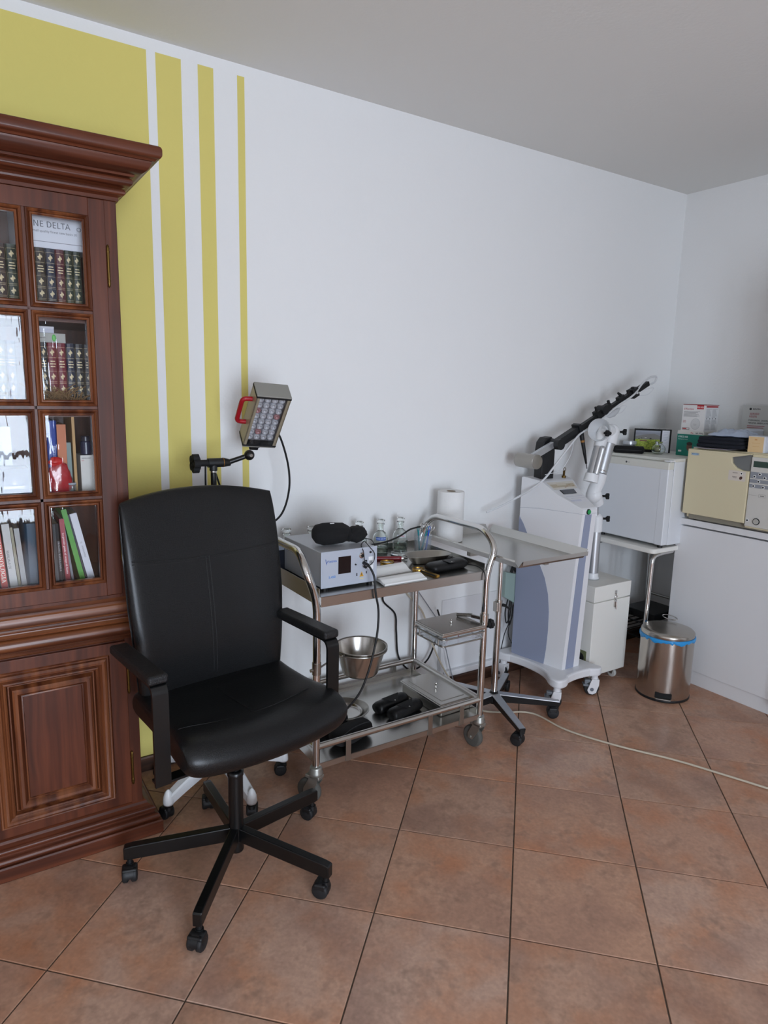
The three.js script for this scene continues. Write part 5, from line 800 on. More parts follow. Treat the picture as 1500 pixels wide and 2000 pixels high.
  for (const [x, z, yaw] of [[-1.313, 0.452, 0.75], [-1.03, 0.445, 0.9], [-1.305, 0.06, 0.2], [-1.02, 0.06, 0.3]]) {
    const pl = (g) => plain(g).rotateY(yaw).translate(x, 0, z);
    const f = obj('wheel_housing', [pl(cyl([0, 0.085, 0], [0, 0.114, 0], 0.017, 0.017, 22)), ...[-1, 1].map((s) => pl(slab([[-0.03, 0.048], [-0.036, 0.03], [-0.026, 0.012], [-0.008, 0.008], [0.01, 0.018], [0.014, 0.036], [0.022, 0.06], [0.022, 0.09], [-0.016, 0.09]], s > 0 ? 0.014 : -0.021, s > 0 ? 0.021 : -0.014, 'x', 0.002))), pl(box(-0.02, 0.02, 0.074, 0.09, -0.016, 0.022, 0.004))], white, t);
    obj('wheel', pl(lathe([[0.008, -0.013], [0.034, -0.013], [0.0385, -0.008], [0.0385, 0.008], [0.034, 0.013], [0.008, 0.013]], 30).rotateZ(Math.PI / 2).translate(0, 0.0387, -0.013)), M.rubberBlack, f);
    obj('wheel_hub', [-1, 1].map((s) => pl(cyl([s * 0.0208, 0.036, -0.013], [s * 0.0225, 0.036, -0.013], 0.0095, 0.0095, 18))), col('#6a6f78', 0.4), f);
    obj('brake_pedal', [pl(box(-0.02, 0.02, 0.05, 0.062, -0.058, -0.03, 0.004)), pl(box(-0.012, 0.012, 0.058, 0.084, -0.05, -0.018, 0.004))], col('#767c82', 0.45), f);
  }
  // black arm carrier with the counterweight and the long arm
  const cs = [[-1.225, 1.1], [-1.135, 1.1], [-1.135, 1.24], [-1.142, 1.295], [-1.165, 1.318], [-1.2, 1.314], [-1.222, 1.29], [-1.228, 1.25]];
  obj('arm_column', [slab(cs, 0.115, 0.17, 'z', 0.006)], M.blackPlastic, t);
  const J = [-1.165, 1.283, 0.2];
  obj('counterweight_bar', [bar([-1.33, 1.222, 0.2], [-1.17, 1.286, 0.195], 0.022, 0.03)], M.alu, t);
  obj('counterweight', lathe([[0, 0], [0.034, 0], [0.036, 0.002], [0.036, 0.05], [0.0353, 0.051], [0.036, 0.052], [0.036, 0.128], [0.034, 0.13], [0, 0.13]], 44).rotateX(Math.PI / 2).translate(-1.335, 1.203, 0.115), std({ color: '#a8a49d', metalness: 1, roughness: 0.3 }), t);
  const E = [-0.46, 1.612, 0.2], D = new THREE.Vector3(E[0] - J[0], E[1] - J[1], 0), on = (s, dx = 0, dy = 0, dz = 0) => { const n = D.clone().normalize(); return [J[0] + D.x * s + n.x * dx - n.y * dy, J[1] + D.y * s + n.y * dx + n.x * dy, J[2] + dz]; };
  obj('arm', [cyl([J[0], J[1], 0.16], [J[0], J[1], 0.235], 0.027, 0.027, 26), bar(on(0.0), on(0.2), 0.036, 0.042), bar(on(0.1), on(0.22), 0.028, 0.03), bar(on(0.18, 0, 0.006), on(0.86, 0, 0.006), 0.022, 0.018), bar(on(0.2, 0, -0.012), on(0.5, 0, -0.012), 0.014, 0.014), bar(on(0.2, 0, 0.004, 0), on(0.225, 0, 0.004, 0), 0.05, 0.056), bar(on(0.4, 0, 0.012), on(0.55, 0, 0.012), 0.032, 0.038), cyl(on(0.47, 0, 0.02, -0.02), on(0.47, 0, 0.02, 0.03), 0.024, 0.024, 22), bar(on(0.78, 0, 0), on(0.84, 0, 0), 0.036, 0.05), bar(on(0.86), on(0.97), 0.026, 0.024), bar(on(0.64, 0, 0.018), on(0.7, 0, 0.018), 0.022, 0.022)], M.blackPlastic, t);
  for (const g of [cyl(on(0.42, 0, 0.03), on(0.42, 0, 0.055), 0.006, 0.006, 12), cyl(on(0.55, 0, 0.024), on(0.55, 0, 0.045), 0.008, 0.008, 12), cyl(on(0.5, 0, 0.02), on(0.5, 0, 0.034), 0.014, 0.014, 14), cyl(on(0.68, 0, 0.03), on(0.66, 0, 0.05), 0.009, 0.006, 12), cyl(on(0.81, 0, -0.03), on(0.81, 0, 0.032), 0.009, 0.009, 12), cyl(on(0.76, 0, 0.014), on(0.76, 0, 0.032), 0.009, 0.009, 12)]) obj('arm_screw', g, M.blackMatte, t);
  obj('arm_eye', cyl(on(0.81, 0, 0, 0.018), on(0.81, 0, 0, 0.0275), 0.007, 0.007, 16), col('#c9c9c9', 0.3), t);
  obj('fibre_hose', tube([[-1.5, 0.94, 0.08], [-1.42, 0.965, 0.09], [-1.33, 1.0, 0.1], [-1.29, 1.05, 0.16], [-1.245, 1.11, 0.21], [-1.2, 1.18, 0.235], [-1.12, 1.27, 0.245], on(0.2, 0, -0.014, 0.024), on(0.3, 0, -0.02, 0.022), on(0.45, 0, -0.014, 0.02), on(0.6, 0, -0.004, 0.018), on(0.78, 0, 0.0, 0.02), on(0.92, 0, 0.022, 0.006), on(1.0, 0.02, 0.02, 0), on(1.04, 0.03, 0, 0), on(1.02, 0.02, -0.018, 0), on(0.97, 0, -0.008, 0)], 0.0052, { rad: 10, seg: 170 }), col('#d3d4d6', 0.4), t);
  obj('thin_line', [tube([on(0.88, 0, -0.012), on(0.95, 0.01, -0.03), on(1.0, 0.02, -0.045), on(0.96, 0.0, -0.06), on(0.86, 0, -0.035)], 0.0014, { rad: 6 }), tube([on(0.62, 0, -0.03), on(0.68, 0, -0.03), on(0.71, 0, -0.045), on(0.66, 0, -0.06), on(0.6, 0, -0.05)], 0.0016, { rad: 6 }), tube([on(0.18, 0, -0.02), [-1.08, 1.22, 0.22], [-1.12, 1.15, 0.2], [-1.2, 1.125, 0.17]], 0.0018, { rad: 6 })], col('#dcdde0', 0.35), t);
  obj('wrapped_tip', smoothDish([0, 0.2, 0.5, 0.8, 1].map((s, i) => [...Array(14)].map((_, j) => { const a = j / 14 * 2 * Math.PI, r = [0.001, 0.014, 0.02, 0.014, 0.002][i], q = on(0.5 + 0.15 * s, 0, -0.032 - 0.006 * Math.sin(s * 3)); return [q[0] - Math.cos(a) * r * 0.35, q[1] + Math.cos(a) * r * 0.9, q[2] + Math.sin(a) * r * 0.6]; }))), phy({ color: '#dadbdd', roughness: 0.35, transmission: 0.3, thickness: 0, side: THREE.DoubleSide }), t);
  const h0 = on(0.24, 0, -0.02), hp = [h0[0] + 0.05, h0[1] - 0.18, h0[2] + 0.01];
  const mixp = (s) => [h0[0] + (hp[0] - h0[0]) * s, h0[1] + (hp[1] - h0[1]) * s, h0[2] + (hp[2] - h0[2]) * s];
  const hand = obj('handpiece', [cyl(mixp(0), mixp(0.24), 0.0125, 0.0115, 18), cyl(mixp(0.3), mixp(0.62), 0.0105, 0.0085, 18), cyl(mixp(0.62), mixp(0.93), 0.0085, 0.005, 18), cyl(mixp(0.93), mixp(1.08), 0.0022, 0.0018, 10)], M.blackPlastic, t);
  obj('handpiece_ring', cyl(mixp(0.24), mixp(0.3), 0.0118, 0.0112, 18), std({ color: '#a97b45', metalness: 0.7, roughness: 0.35 }), hand);
  // grey-green pocket and coiled leads on the back of the unit
  obj('manual_pocket', slab([[-1.35, 0.61], [-1.25, 0.585], [-1.25, 0.415], [-1.35, 0.475]], 0.058, 0.086, 'z', 0.003), col('#8fa39d', 0.5), t);
  obj('mains_lead', [tube([[-1.3, 0.6, 0.072], [-1.285, 0.63, 0.072], [-1.27, 0.6, 0.075]], 0.008, { rad: 8 }), tube([[-1.31, 0.46, 0.07], [-1.325, 0.38, 0.07], [-1.31, 0.32, 0.07], [-1.29, 0.36, 0.07], [-1.285, 0.44, 0.07]], 0.0035, { rad: 8 }), tube([[-1.3, 0.45, 0.075], [-1.305, 0.36, 0.075], [-1.295, 0.31, 0.075], [-1.28, 0.35, 0.075], [-1.275, 0.42, 0.075]], 0.0035, { rad: 8 }), tube([[-1.285, 0.33, 0.07], [-1.31, 0.26, 0.06], [-1.32, 0.17, 0.05]], 0.0025, { rad: 6 }), tube([[-1.29, 0.32, 0.072], [-1.295, 0.26, 0.07], [-1.27, 0.2, 0.075]], 0.0025, { rad: 6 })], M.blackMatte, t);
}
// ---------------------------------------------------------------- smoke extractor with a jointed tube arm
{
  const x0 = -0.995, x1 = -0.705, z0 = 0.09, z1 = 0.377, t = thing('smoke_extractor', 'cream steel smoke extractor box with a jointed aluminium tube arm', 'extractor', [(x0 + x1) / 2, 0, (z0 + z1) / 2]);
  obj('box', box(x0, x1, 0.058, 0.464, z0, z1, 0.003), M.cream, t);
  obj('lid', box(x0, x1, 0.47, 0.553, z0, z1, 0.003), M.cream, t);
  obj('lid_gap', box(x0 + 0.012, x1 - 0.012, 0.462, 0.472, z0 + 0.012, z1 - 0.012), M.cream, t);
  const lx = (x0 + x1) / 2 + 0.02;
  obj('toggle_latch', [box(lx - 0.008, lx + 0.008, 0.495, 0.516, z1, z1 + 0.004, 0.001), new THREE.TorusGeometry(0.008, 0.0018, 8, 18).scale(1, 1.4, 1).translate(lx, 0.478, z1 + 0.006), cyl([lx, 0.488, z1 + 0.004], [lx, 0.5, z1 + 0.006], 0.003, 0.003, 8), box(lx - 0.01, lx + 0.01, 0.425, 0.462, z1, z1 + 0.007, 0.002), bar([lx, 0.455, z1 + 0.009], [lx + 0.002, 0.415, z1 + 0.011], 0.013, 0.004)], M.chrome, t);
  obj('power_inlet', [box(x0 - 0.002, x0 + 0.001, 0.085, 0.195, z0 + 0.2, z1 - 0.025, 0.001)], col('#6d7350', 0.6), t);
  obj('fan_grille', [lathe([[0.0, 0.003], [0.02, 0.003], [0.024, 0]], 24).rotateZ(Math.PI / 2).translate(x0 - 0.002, 0.155, z0 + 0.225)], M.blackMatte, t);
  for (const [x, z] of [[x1 - 0.05, z1 - 0.03], [x0 + 0.05, z1 - 0.03], [x0 + 0.05, z0 + 0.03], [x1 - 0.05, z0 + 0.03]]) { const c = obj('castor_fork', [box(x - 0.018, x + 0.018, 0.05, 0.059, z - 0.018, z + 0.018, 0.001), bar([x - 0.012, 0.052, z], [x - 0.012, 0.022, z - 0.01], 0.003, 0.02), bar([x + 0.012, 0.052, z], [x + 0.012, 0.022, z - 0.01], 0.003, 0.02)], M.zinc, t); obj('wheel', lathe([[0.004, -0.009], [0.023, -0.009], [0.025, -0.005], [0.025, 0.005], [0.023, 0.009], [0.004, 0.009]], 24).rotateZ(Math.PI / 2).translate(x, 0.0252, z - 0.008), col('#c9c9c4', 0.5), c); }
  // the arm: column, two elbows, a long tube up to the top elbow and a second tube folded back down
  const c = [-0.872, 0, 0.25], P2 = (x, y, z = 0.262) => [x, y, z];
  obj('column_socket', lathe([[0, 0.553], [0.036, 0.553], [0.036, 0.566], [0.031, 0.57], [0.031, 0.585], [0.0285, 0.588]], 30, c[0], 0, c[2]), M.whitePlastic, t);
  obj('column', cyl([c[0], 0.58, c[2]], [c[0], 0.825, c[2]], 0.0275, 0.0275, 28), M.alu, t);
  obj('elbow', [cyl([c[0], 0.815, c[2]], [c[0], 0.885, c[2]], 0.031, 0.031, 28), new THREE.SphereGeometry(0.031, 26, 18).translate(c[0], 0.885, c[2])], M.whitePlastic, t);
  obj('link_tube', cyl([c[0] - 0.012, 0.9, c[2]], [c[0] - 0.02, 0.98, c[2]], 0.017, 0.017, 20), M.alu, t);
  const q0 = [-0.905, 0.995, 0.262], q1 = [-0.935, 1.03, 0.262], q2 = [-0.9, 1.085, 0.262], q3 = [-0.842, 1.285, 0.262], q4 = [-0.825, 1.345, 0.262];
  obj('elbow', [tube([[-0.888, 0.972, 0.256], q0, [-0.93, 1.022, 0.262], [-0.918, 1.055, 0.262], q2, [-0.888, 1.125, 0.262]], 0.035, { rad: 22, seg: 40 }), new THREE.SphereGeometry(0.042, 26, 18).translate(-0.925, 1.015, 0.262)], M.whitePlastic, t);
  obj('upper_tube', [cyl([-0.886, 1.13, 0.262], q3, 0.0315, 0.0315, 28)], M.alu, t);
  obj('hose_clip', new THREE.TorusGeometry(0.0305, 0.003, 8, 30).rotateX(Math.PI / 2).rotateZ(-0.28).translate(-0.882, 1.143, 0.262), M.chrome, t);
  obj('elbow', [cyl(q3, q4, 0.04, 0.041, 28), new THREE.SphereGeometry(0.0412, 26, 18).translate(...q4), cyl(q4, [-0.905, 1.36, 0.29], 0.034, 0.028, 24)], M.whitePlastic, t);
  obj('lower_tube', [cyl([-0.955, 1.275, 0.3], [-1.0, 1.12, 0.3], 0.0285, 0.0285, 28), cyl([-0.975, 1.265, 0.335], [-1.005, 1.14, 0.33], 0.016, 0.016, 20), new THREE.SphereGeometry(0.016, 18, 12).translate(-0.975, 1.265, 0.335)], M.alu, t);
  obj('tube_collar', [cyl([-0.995, 1.135, 0.3], [-1.006, 1.095, 0.3], 0.034, 0.037, 26), cyl([-0.958, 1.27, 0.3], [-0.935, 1.33, 0.295], 0.03, 0.031, 26), new THREE.SphereGeometry(0.032, 24, 16).translate(-0.932, 1.335, 0.295)], M.whitePlastic, t);
  obj('suction_hood', [lathe([[0.028, 0], [0.03, 0.01], [0.055, 0.045], [0.057, 0.046], [0.058, 0.06], [0.056, 0.06], [0.028, 0.012]], 36).rotateZ(1.45).rotateY(0.3).translate(-0.925, 1.352, 0.29)], phy({ color: '#eceef0', roughness: 0.25, transmission: 0.45, thickness: 0, side: THREE.DoubleSide }), t);
  const knobAt = (p, d) => { const q = v3(p), e = v3(d), g = [cyl(q, q.clone().addScaledVector(e, 0.022), 0.006, 0.006, 12)], s = q.clone().addScaledVector(e, 0.02); const u = new THREE.Vector3(0, 1, 0).cross(e).normalize(), w = e.clone().cross(u); for (let i = 0; i < 3; i++) { const a = i * 2.0944, o = u.clone().multiplyScalar(Math.cos(a) * 0.008).addScaledVector(w, Math.sin(a) * 0.008); g.push(cyl(s.clone().add(o), s.clone().add(o).addScaledVector(e, 0.014), 0.009, 0.009, 14)); } return g; };
  const kd = [0.85, 0, 0.53];
  for (const p of [[-0.845, 0.885, 0.267], [-0.888, 1.012, 0.286], [-0.79, 1.345, 0.284], [-0.97, 1.345, 0.335]]) obj('joint_knob', knobAt(p, p[0] < -0.95 ? [-0.2, 0, 0.98] : kd), M.blackMatte, t);
}
// ---------------------------------------------------------------- cables along the wall and over the floor
single('floor_cable', 'long beige cable running from the wall across the tiles', 'cable', [-1.6, 0, 0.6], tube([[-2.0, 0.66, 0.02], [-1.93, 0.56, 0.022], [-1.86, 0.47, 0.05], [-1.8, 0.3, 0.06], [-1.72, 0.12, 0.1], [-1.66, 0.006, 0.2], [-1.66, 0.006, 0.3], [-1.58, 0.006, 0.37], [-1.5, 0.006, 0.41], [-1.462, 0.005, 0.455], [-1.448, 0.005, 0.64], [-1.365, 0.005, 0.848], [-1.241, 0.005, 1.068], [-1.164, 0.005, 1.249], [-1.109, 0.005, 1.387], [-1.02, 0.005, 1.6], [-0.8, 0.005, 1.95]], 0.0046, { rad: 8, seg: 180 }), col('#c4b8a4', 0.6));
single('mains_cable', 'black mains cable looping low on the wall behind the trolley', 'cable', [-1.9, 0.2, 0.03], tube([[-2.06, 0.62, 0.02], [-2.07, 0.55, 0.02], [-2.0, 0.47, 0.022], [-1.99, 0.38, 0.022], [-1.97, 0.24, 0.024], [-1.9, 0.165, 0.03], [-1.82, 0.2, 0.045], [-1.77, 0.3, 0.05], [-1.745, 0.4, 0.05], [-1.76, 0.46, 0.045]], 0.0044, { rad: 8, seg: 110 }), M.blackMatte);
single('thin_cable', 'thin grey cable hanging down to the baseboard behind the steel box', 'cable', [-1.75, 0.01, 0.05], tube([[-1.93, 0.7, 0.02], [-1.89, 0.6, 0.024], [-1.82, 0.49, 0.045], [-1.745, 0.38, 0.05], [-1.7, 0.24, 0.05], [-1.66, 0.1, 0.055], [-1.63, 0.004, 0.075], [-1.6, 0.004, 0.1]], 0.0026, { rad: 6, seg: 90 }), col('#8e9095', 0.6));

// ---------------------------------------------------------------- white cupboard along the right wall
{
  const xf = -0.462, z0 = 0.452, z1 = 1.1, t = thing('low_cupboard', 'long white laminate cupboard standing along the right wall', 'cupboard', [-0.23, 0, 0.8]);
  obj('carcass', box(xf + 0.02, -0.014, 0.07, 0.853, z0 + 0.004, z1 - 0.004), M.whitePanel, t);
  obj('plinth', box(xf + 0.012, -0.02, 0, 0.075, z0 + 0.006, z1), M.whitePanel, t);
  obj('worktop', box(xf - 0.008, -0.002, 0.862, 0.894, z0 - 0.004, z1, 0.002), M.whitePanel, t);
  for (const [a, b] of [[z0 + 0.001, z1 - 0.001]]) obj('door', box(xf, xf + 0.018, 0.078, 0.853, a, b, 0.0015), M.whitePanel, t);
}
// wardrobe further along the right wall; it keeps the window's light off the wall above the steriliser
{
  const t = thing('wardrobe', 'tall white wardrobe beyond the cupboard on the right wall', 'wardrobe', [-0.27, 0, 2.05]);
  obj('carcass', box(-0.5, -0.012, 0.06, 2.1, 1.106, 2.9, 0.002), M.whitePanel, t);
  obj('plinth', box(-0.48, -0.02, 0, 0.06, 1.116, 2.89), M.whitePanel, t);
  for (const [a, b] of [[1.108, 2.048], [2.052, 2.898]]) obj('door', box(-0.52, -0.5, 0.07, 2.09, a, b, 0.002), M.whitePanel, t);
  for (const z of [2.01, 2.09]) obj('handle', cyl([-0.54, 1.0, z], [-0.54, 1.2, z], 0.006, 0.006, 12), M.steel, t);
}
// ---------------------------------------------------------------- small table with the fridge
{
  const t = thing('side_table', 'small white-topped table on bent chrome legs under the fridge', 'table', [-0.36, 0, 0.25]);
  const sh = new THREE.Shape(); sh.moveTo(-0.63, 0.03); sh.lineTo(-0.1, 0.03); sh.lineTo(-0.1, 0.47); sh.lineTo(-0.64, 0.47); sh.quadraticCurveTo(-0.672, 0.47, -0.672, 0.44); sh.lineTo(-0.672, 0.06); sh.quadraticCurveTo(-0.672, 0.03, -0.64, 0.03);
  obj('table_top', slab(sh, 0.712, 0.738, 'y', 0.005), M.cream, t);
  for (const z of [0.44, 0.06]) obj('leg_frame', tube([[-0.655, 0.002, z], [-0.64, 0.4, z], [-0.632, 0.69, z], [-0.56, 0.7, z], [-0.16, 0.7, z], [-0.12, 0.69, z], [-0.11, 0.4, z], [-0.1, 0.002, z]], 0.0115, { bend: 0.06, rad: 14, seg: 160 }), M.chrome, t);
  obj('stretcher', [cyl([-0.11, 0.32, 0.06], [-0.11, 0.32, 0.44], 0.008, 0.008, 12), cyl([-0.11, 0.32, 0.25], [-0.14, 0.32, 0.25], 0.008, 0.008, 12)], M.steelDull, t);
}
{
  const t = thing('wire_rack', 'black wire rack on the floor under the small table', 'rack', [-0.33, 0, 0.25]);
  for (const y of [0.17, 0.26]) obj('rack_tray', [...[...Array(9)].map((_, i) => cyl([-0.5, y, 0.1 + i * 0.04], [-0.16, y, 0.1 + i * 0.04], 0.003, 0.003, 6)), tube([[-0.5, y, 0.1], [-0.16, y, 0.1], [-0.16, y, 0.42], [-0.5, y, 0.42], [-0.5, y, 0.101]], 0.005, { bend: 0.02, rad: 8 })], M.blackMetal, t);
  for (const [x, z] of [[-0.49, 0.11], [-0.17, 0.11], [-0.17, 0.41], [-0.49, 0.41]]) obj('rack_leg', cyl([x, 0, z], [x, 0.28, z], 0.005, 0.005, 10), M.blackMetal, t);
  single('power_supply', 'dark grey power supply box lying on the upper wire rack tray', 'device', [-0.33, 0.2655, 0.26], [box(-0.45, -0.22, 0.2655, 0.31, 0.15, 0.36, 0.005), cyl([-0.45, 0.285, 0.2], [-0.462, 0.285, 0.2], 0.012, 0.012, 16), box(-0.4505, -0.4495, 0.275, 0.3, 0.25, 0.34)], M.blackPlastic);
}
{
  const x0 = -0.622, x1 = -0.13, z0 = 0.04, z1 = 0.478, y0 = 0.752, y1 = 1.214, t = thing('mini_fridge', 'white mini fridge on the small table beside the smoke extractor', 'fridge', [(x0 + x1) / 2, 0.738, (z0 + z1) / 2]);
  const white = col('#dfe2e6', 0.35), cream = col('#dad9d0', 0.4);
  obj('cabinet', box(x0 + 0.05, x1, y0, y1 - 0.016, z0, z1, 0.004), white, t);
  obj('top_plate', [box(x0 + 0.035, x1 + 0.004, y1 - 0.018, y1, z0 - 0.002, z1 + 0.002, 0.005)], cream, t);
  const door = obj('door', box(x0, x0 + 0.046, y0 + 0.004, y1 - 0.02, z0, z1, 0.008, 3), white, t);
  obj('door_band', box(x0 - 0.0015, x0 + 0.046, y1 - 0.058, y1 - 0.018, z0 - 0.001, z1 + 0.001, 0.006, 3), cream, door);
  obj('door_edge', box(x0 - 0.0012, x0 + 0.046, y0 + 0.003, y1 - 0.06, z1 - 0.05, z1 + 0.001, 0.006, 3), white, door);
  obj('hinge', [box(x0 + 0.006, x0 + 0.05, y1 - 0.016, y1 - 0.008, z1 - 0.035, z1 + 0.003, 0.003), cyl([x0 + 0.025, y1 - 0.02, z1 - 0.01], [x0 + 0.025, y1 - 0.006, z1 - 0.01], 0.007, 0.007, 12)], M.whitePlastic, t);
  obj('door_seal', box(x0 + 0.045, x0 + 0.052, y0 + 0.008, y1 - 0.024, z0 + 0.004, z1 - 0.004), col('#8f9296', 0.8), t);
  print('badge', [x0 - 0.0019, y1 - 0.047, 0.205], [0, 0, 0.034], [0, 0.018, 0], inkOn(136, 72, '#dad9d0', (g) => { g.fillStyle = '#3b3d40'; g.beginPath(); g.arc(44, 36, 22, 0, 7); g.fill(); g.fillStyle = '#8a8c8f'; g.font = 'bold 40px sans-serif'; g.fillText('LG', 76, 50); }), t);
  for (const [x, z] of [[x0 + 0.03, z0 + 0.03], [x0 + 0.03, z1 - 0.03], [x1 - 0.03, z0 + 0.03], [x1 - 0.03, z1 - 0.03]]) obj('foot', cyl([x, 0.738, z], [x, y0 + 0.002, z], 0.014, 0.014, 14), M.blackPlastic, t);
}
// things on the fridge
{
  const y = 1.2142;
  const c = thing('desk_calendar', 'black-framed desk calendar with a green landscape picture on the fridge', 'calendar', [-0.323, y, 0.149], { world: false, turn: -0.955 });
  const lean = 0.12, W = 0.1, H = 0.134, up = [0, Math.cos(lean), -Math.sin(lean)], pt = (u, v, e = 0) => [u, v * up[1] + e * 0, v * up[2] + 0.02 + e];
  const board = (z) => box(-W, W, 0, H, z, z + 0.002).rotateX(-lean).translate(0, 0, 0.02);
  obj('front_board', board(0), M.blackMatte, c);
  obj('rear_board', box(-W, W, 0, H, -0.002, 0).rotateX(lean).translate(0, 0, -0.02), M.blackMatte, c);
  const pic = canvasTex(512, 380, (g, w, h) => {
    const sky = g.createLinearGradient(0, 0, 0, 150); sky.addColorStop(0, '#9aa0ab'); sky.addColorStop(0.4, '#7e8089'); sky.addColorStop(1, '#8d8d8e'); g.fillStyle = sky; g.fillRect(0, 0, w, 190);
    g.fillStyle = '#74726f'; g.beginPath(); g.moveTo(0, 120); g.lineTo(200, 80); g.lineTo(380, 60); g.lineTo(512, 100); g.lineTo(512, 210); g.lineTo(0, 210); g.fill();
    g.fillStyle = '#86992c'; g.fillRect(0, 185, w, 195); for (let i = 0; i < 900; i++) { const x = hash(i, 1, 9) * w, yy = 170 + hash(i, 2, 9) * 205; g.fillStyle = ['#a8b83a', '#6f8424', '#93a634', '#bcc651', '#5d701f'][Math.floor(hash(i, 3, 9) * 5)]; g.fillRect(x, yy, 10 + hash(i, 4, 9) * 34, 3 + hash(i, 5, 9) * 6); }
    g.fillStyle = '#2b2a26'; for (const [x, yy, a, b] of [[60, 160, 40, 14], [110, 150, 46, 12], [190, 128, 56, 18], [290, 148, 56, 16]]) { g.beginPath(); g.moveTo(x, yy + b); g.lineTo(x + a / 2, yy - 4); g.lineTo(x + a, yy + b); g.fill(); } g.fillStyle = '#e6e2da'; g.fillRect(196, 138, 40, 10); g.fillStyle = '#75553c'; g.fillRect(95, 190, 150, 26);
  });
  const q = (u0, v0, w, h, e) => [[u0, v0 * up[1], v0 * up[2] + 0.0222 + e], [w, 0, 0], [0, h * up[1], h * up[2]]];
  print('picture', ...q(-0.092, 0.016, 0.134, 0.108, 0.0003), pic, c);
  print('month_sheet', ...q(0.051, 0.002, 0.04, 0.126, 0.0003), inkOn(150, 460, '#d9dbe2', (g) => { g.fillStyle = '#9aa3b8'; for (let i = 0; i < 12; i++) g.fillRect(28, 40 + i * 33, 94 - (i % 3) * 14, 5); }), c);
  obj('ring_binding', [...Array(26)].map((_, i) => new THREE.TorusGeometry(0.0045, 0.001, 6, 12).rotateY(Math.PI / 2).translate(-0.092 + i * 0.0073, 0.134, 0)), M.chrome, c);
  const b = thing('zip_case', 'low black zipped case lying at the fridge front edge', 'case', [-0.5, y, 0.13], { world: false, turn: -0.955 });
  obj('body', box(-0.083, 0.083, 0, 0.036, -0.045, 0.045, 0.014, 4), M.clothBlack, b);
  obj('zip', tube([[-0.07, 0.018, 0.0455], [0.07, 0.018, 0.0455]], 0.0018, { rad: 6 }), col('#2d2e30', 0.5), b);
  obj('flap', box(-0.076, 0.076, 0.0345, 0.0375, -0.038, 0.038, 0.0012), M.clothBlack, b);
  const j = thing('glass_jar', 'small round glass jar with beige contents right of the black case', 'jar', [-0.4, y, 0.25], { world: false });
  const P = [[0, 0], [0.02, 0], [0.032, 0.008], [0.038, 0.024], [0.035, 0.04], [0.024, 0.052], [0.021, 0.056]];
  obj('jar', lathe([...P, ...P.slice().reverse().map(([r, h]) => [Math.max(0, r - 0.0018), h === 0 ? 0.002 : h])], 36), M.glassSolid, j);
  obj('contents', new THREE.SphereGeometry(0.018, 18, 12).scale(1, 0.8, 1).translate(-0.008, 0.026, 0), col('#8c8b6a', 0.9), j);
  obj('stopper', lathe([[0, 0.05], [0.018, 0.05], [0.018, 0.062], [0.02, 0.064], [0.02, 0.07], [0, 0.07]], 28), M.glassSolid, j);
  const k = thing('lidded_pot', 'small clear pot with a silver lid behind the black case', 'pot', [-0.425, y, 0.075], { world: false });
  obj('pot', lathe([[0, 0], [0.034, 0], [0.036, 0.003], [0.036, 0.05], [0.034, 0.05], [0.034, 0.004], [0, 0.003]], 32), M.plasticClear, k);
  obj('lid', lathe([[0.0375, 0.044], [0.0375, 0.06], [0.035, 0.062], [0, 0.062], [0, 0.059], [0.0365, 0.058], [0.0365, 0.044]], 32), col('#c4c8cd', 0.3, { metalness: 0.4 }), k);
  // two mask cartons at the right end
  const g = thing('mask_carton', 'green and white mask carton below the white one', 'carton', [-0.24, y, 0.4]);
  const gx0 = -0.338, gx1 = -0.19, gz0 = 0.318, gz1 = 0.474, gy1 = 1.351;
  obj('carton', box(gx0, gx1, y, gy1, gz0, gz1, 0.001), col('#117d6c', 0.5), g);
  obj('top_band', box(gx0 - 0.0004, gx1 + 0.0004, gy1 - 0.019, gy1 + 0.0004, gz0 - 0.0004, gz1 + 0.0004, 0.001), col('#dcdbd4', 0.5), g);
  print('front_print', [gx0 - 0.0006, y + 0.001, gz0], [0, 0, gz1 - gz0], [0, gy1 - y - 0.001, 0], inkOn(480, 420, '#117d6c', (g2) => { g2.fillStyle = '#dcdbd4'; g2.fillRect(0, 0, 480, 58); g2.fillStyle = '#b8433c'; g2.font = 'bold 34px sans-serif'; g2.fillText('Piu', 240, 44); g2.fillStyle = '#333'; g2.fillText('NR FFP2', 330, 44); g2.fillStyle = '#e8efec'; g2.font = 'bold 46px sans-serif'; g2.fillText('FFP2 NR', 20, 120); g2.font = '22px sans-serif'; g2.fillText('filtering half mask', 20, 152); g2.fillStyle = '#6b4a3c'; g2.beginPath(); g2.ellipse(240, 270, 50, 70, 0, 0, 7); g2.fill(); g2.fillStyle = '#2e2420'; g2.beginPath(); g2.ellipse(240, 215, 54, 30, 0, 0, 7); g2.fill(); g2.fillStyle = '#d9dcda'; g2.fillRect(40, 330, 60, 30); }), g);
  print('side_print', [gx0, y + 0.001, gz1 + 0.0006], [gx1 - gx0, 0, 0], [0, gy1 - y - 0.001, 0], inkOn(460, 420, '#0f7565', (g2) => { g2.fillStyle = '#dcdbd4'; g2.fillRect(0, 0, 460, 58); g2.fillStyle = '#333'; g2.font = 'bold 30px sans-serif'; g2.fillText('mask', 40, 44); }), g);
  const w = thing('mask_carton', 'white mask carton with red bands on top of the green one', 'carton', [-0.26, gy1 + 0.0006, 0.4]);
  const wx0 = -0.332, wx1 = -0.21, wz0 = 0.332, wz1 = 0.466, wy0 = gy1 + 0.0006, wy1 = 1.494;
  obj('carton', box(wx0, wx1, wy0, wy1, wz0, wz1, 0.001), col('#dedcda', 0.55), w);
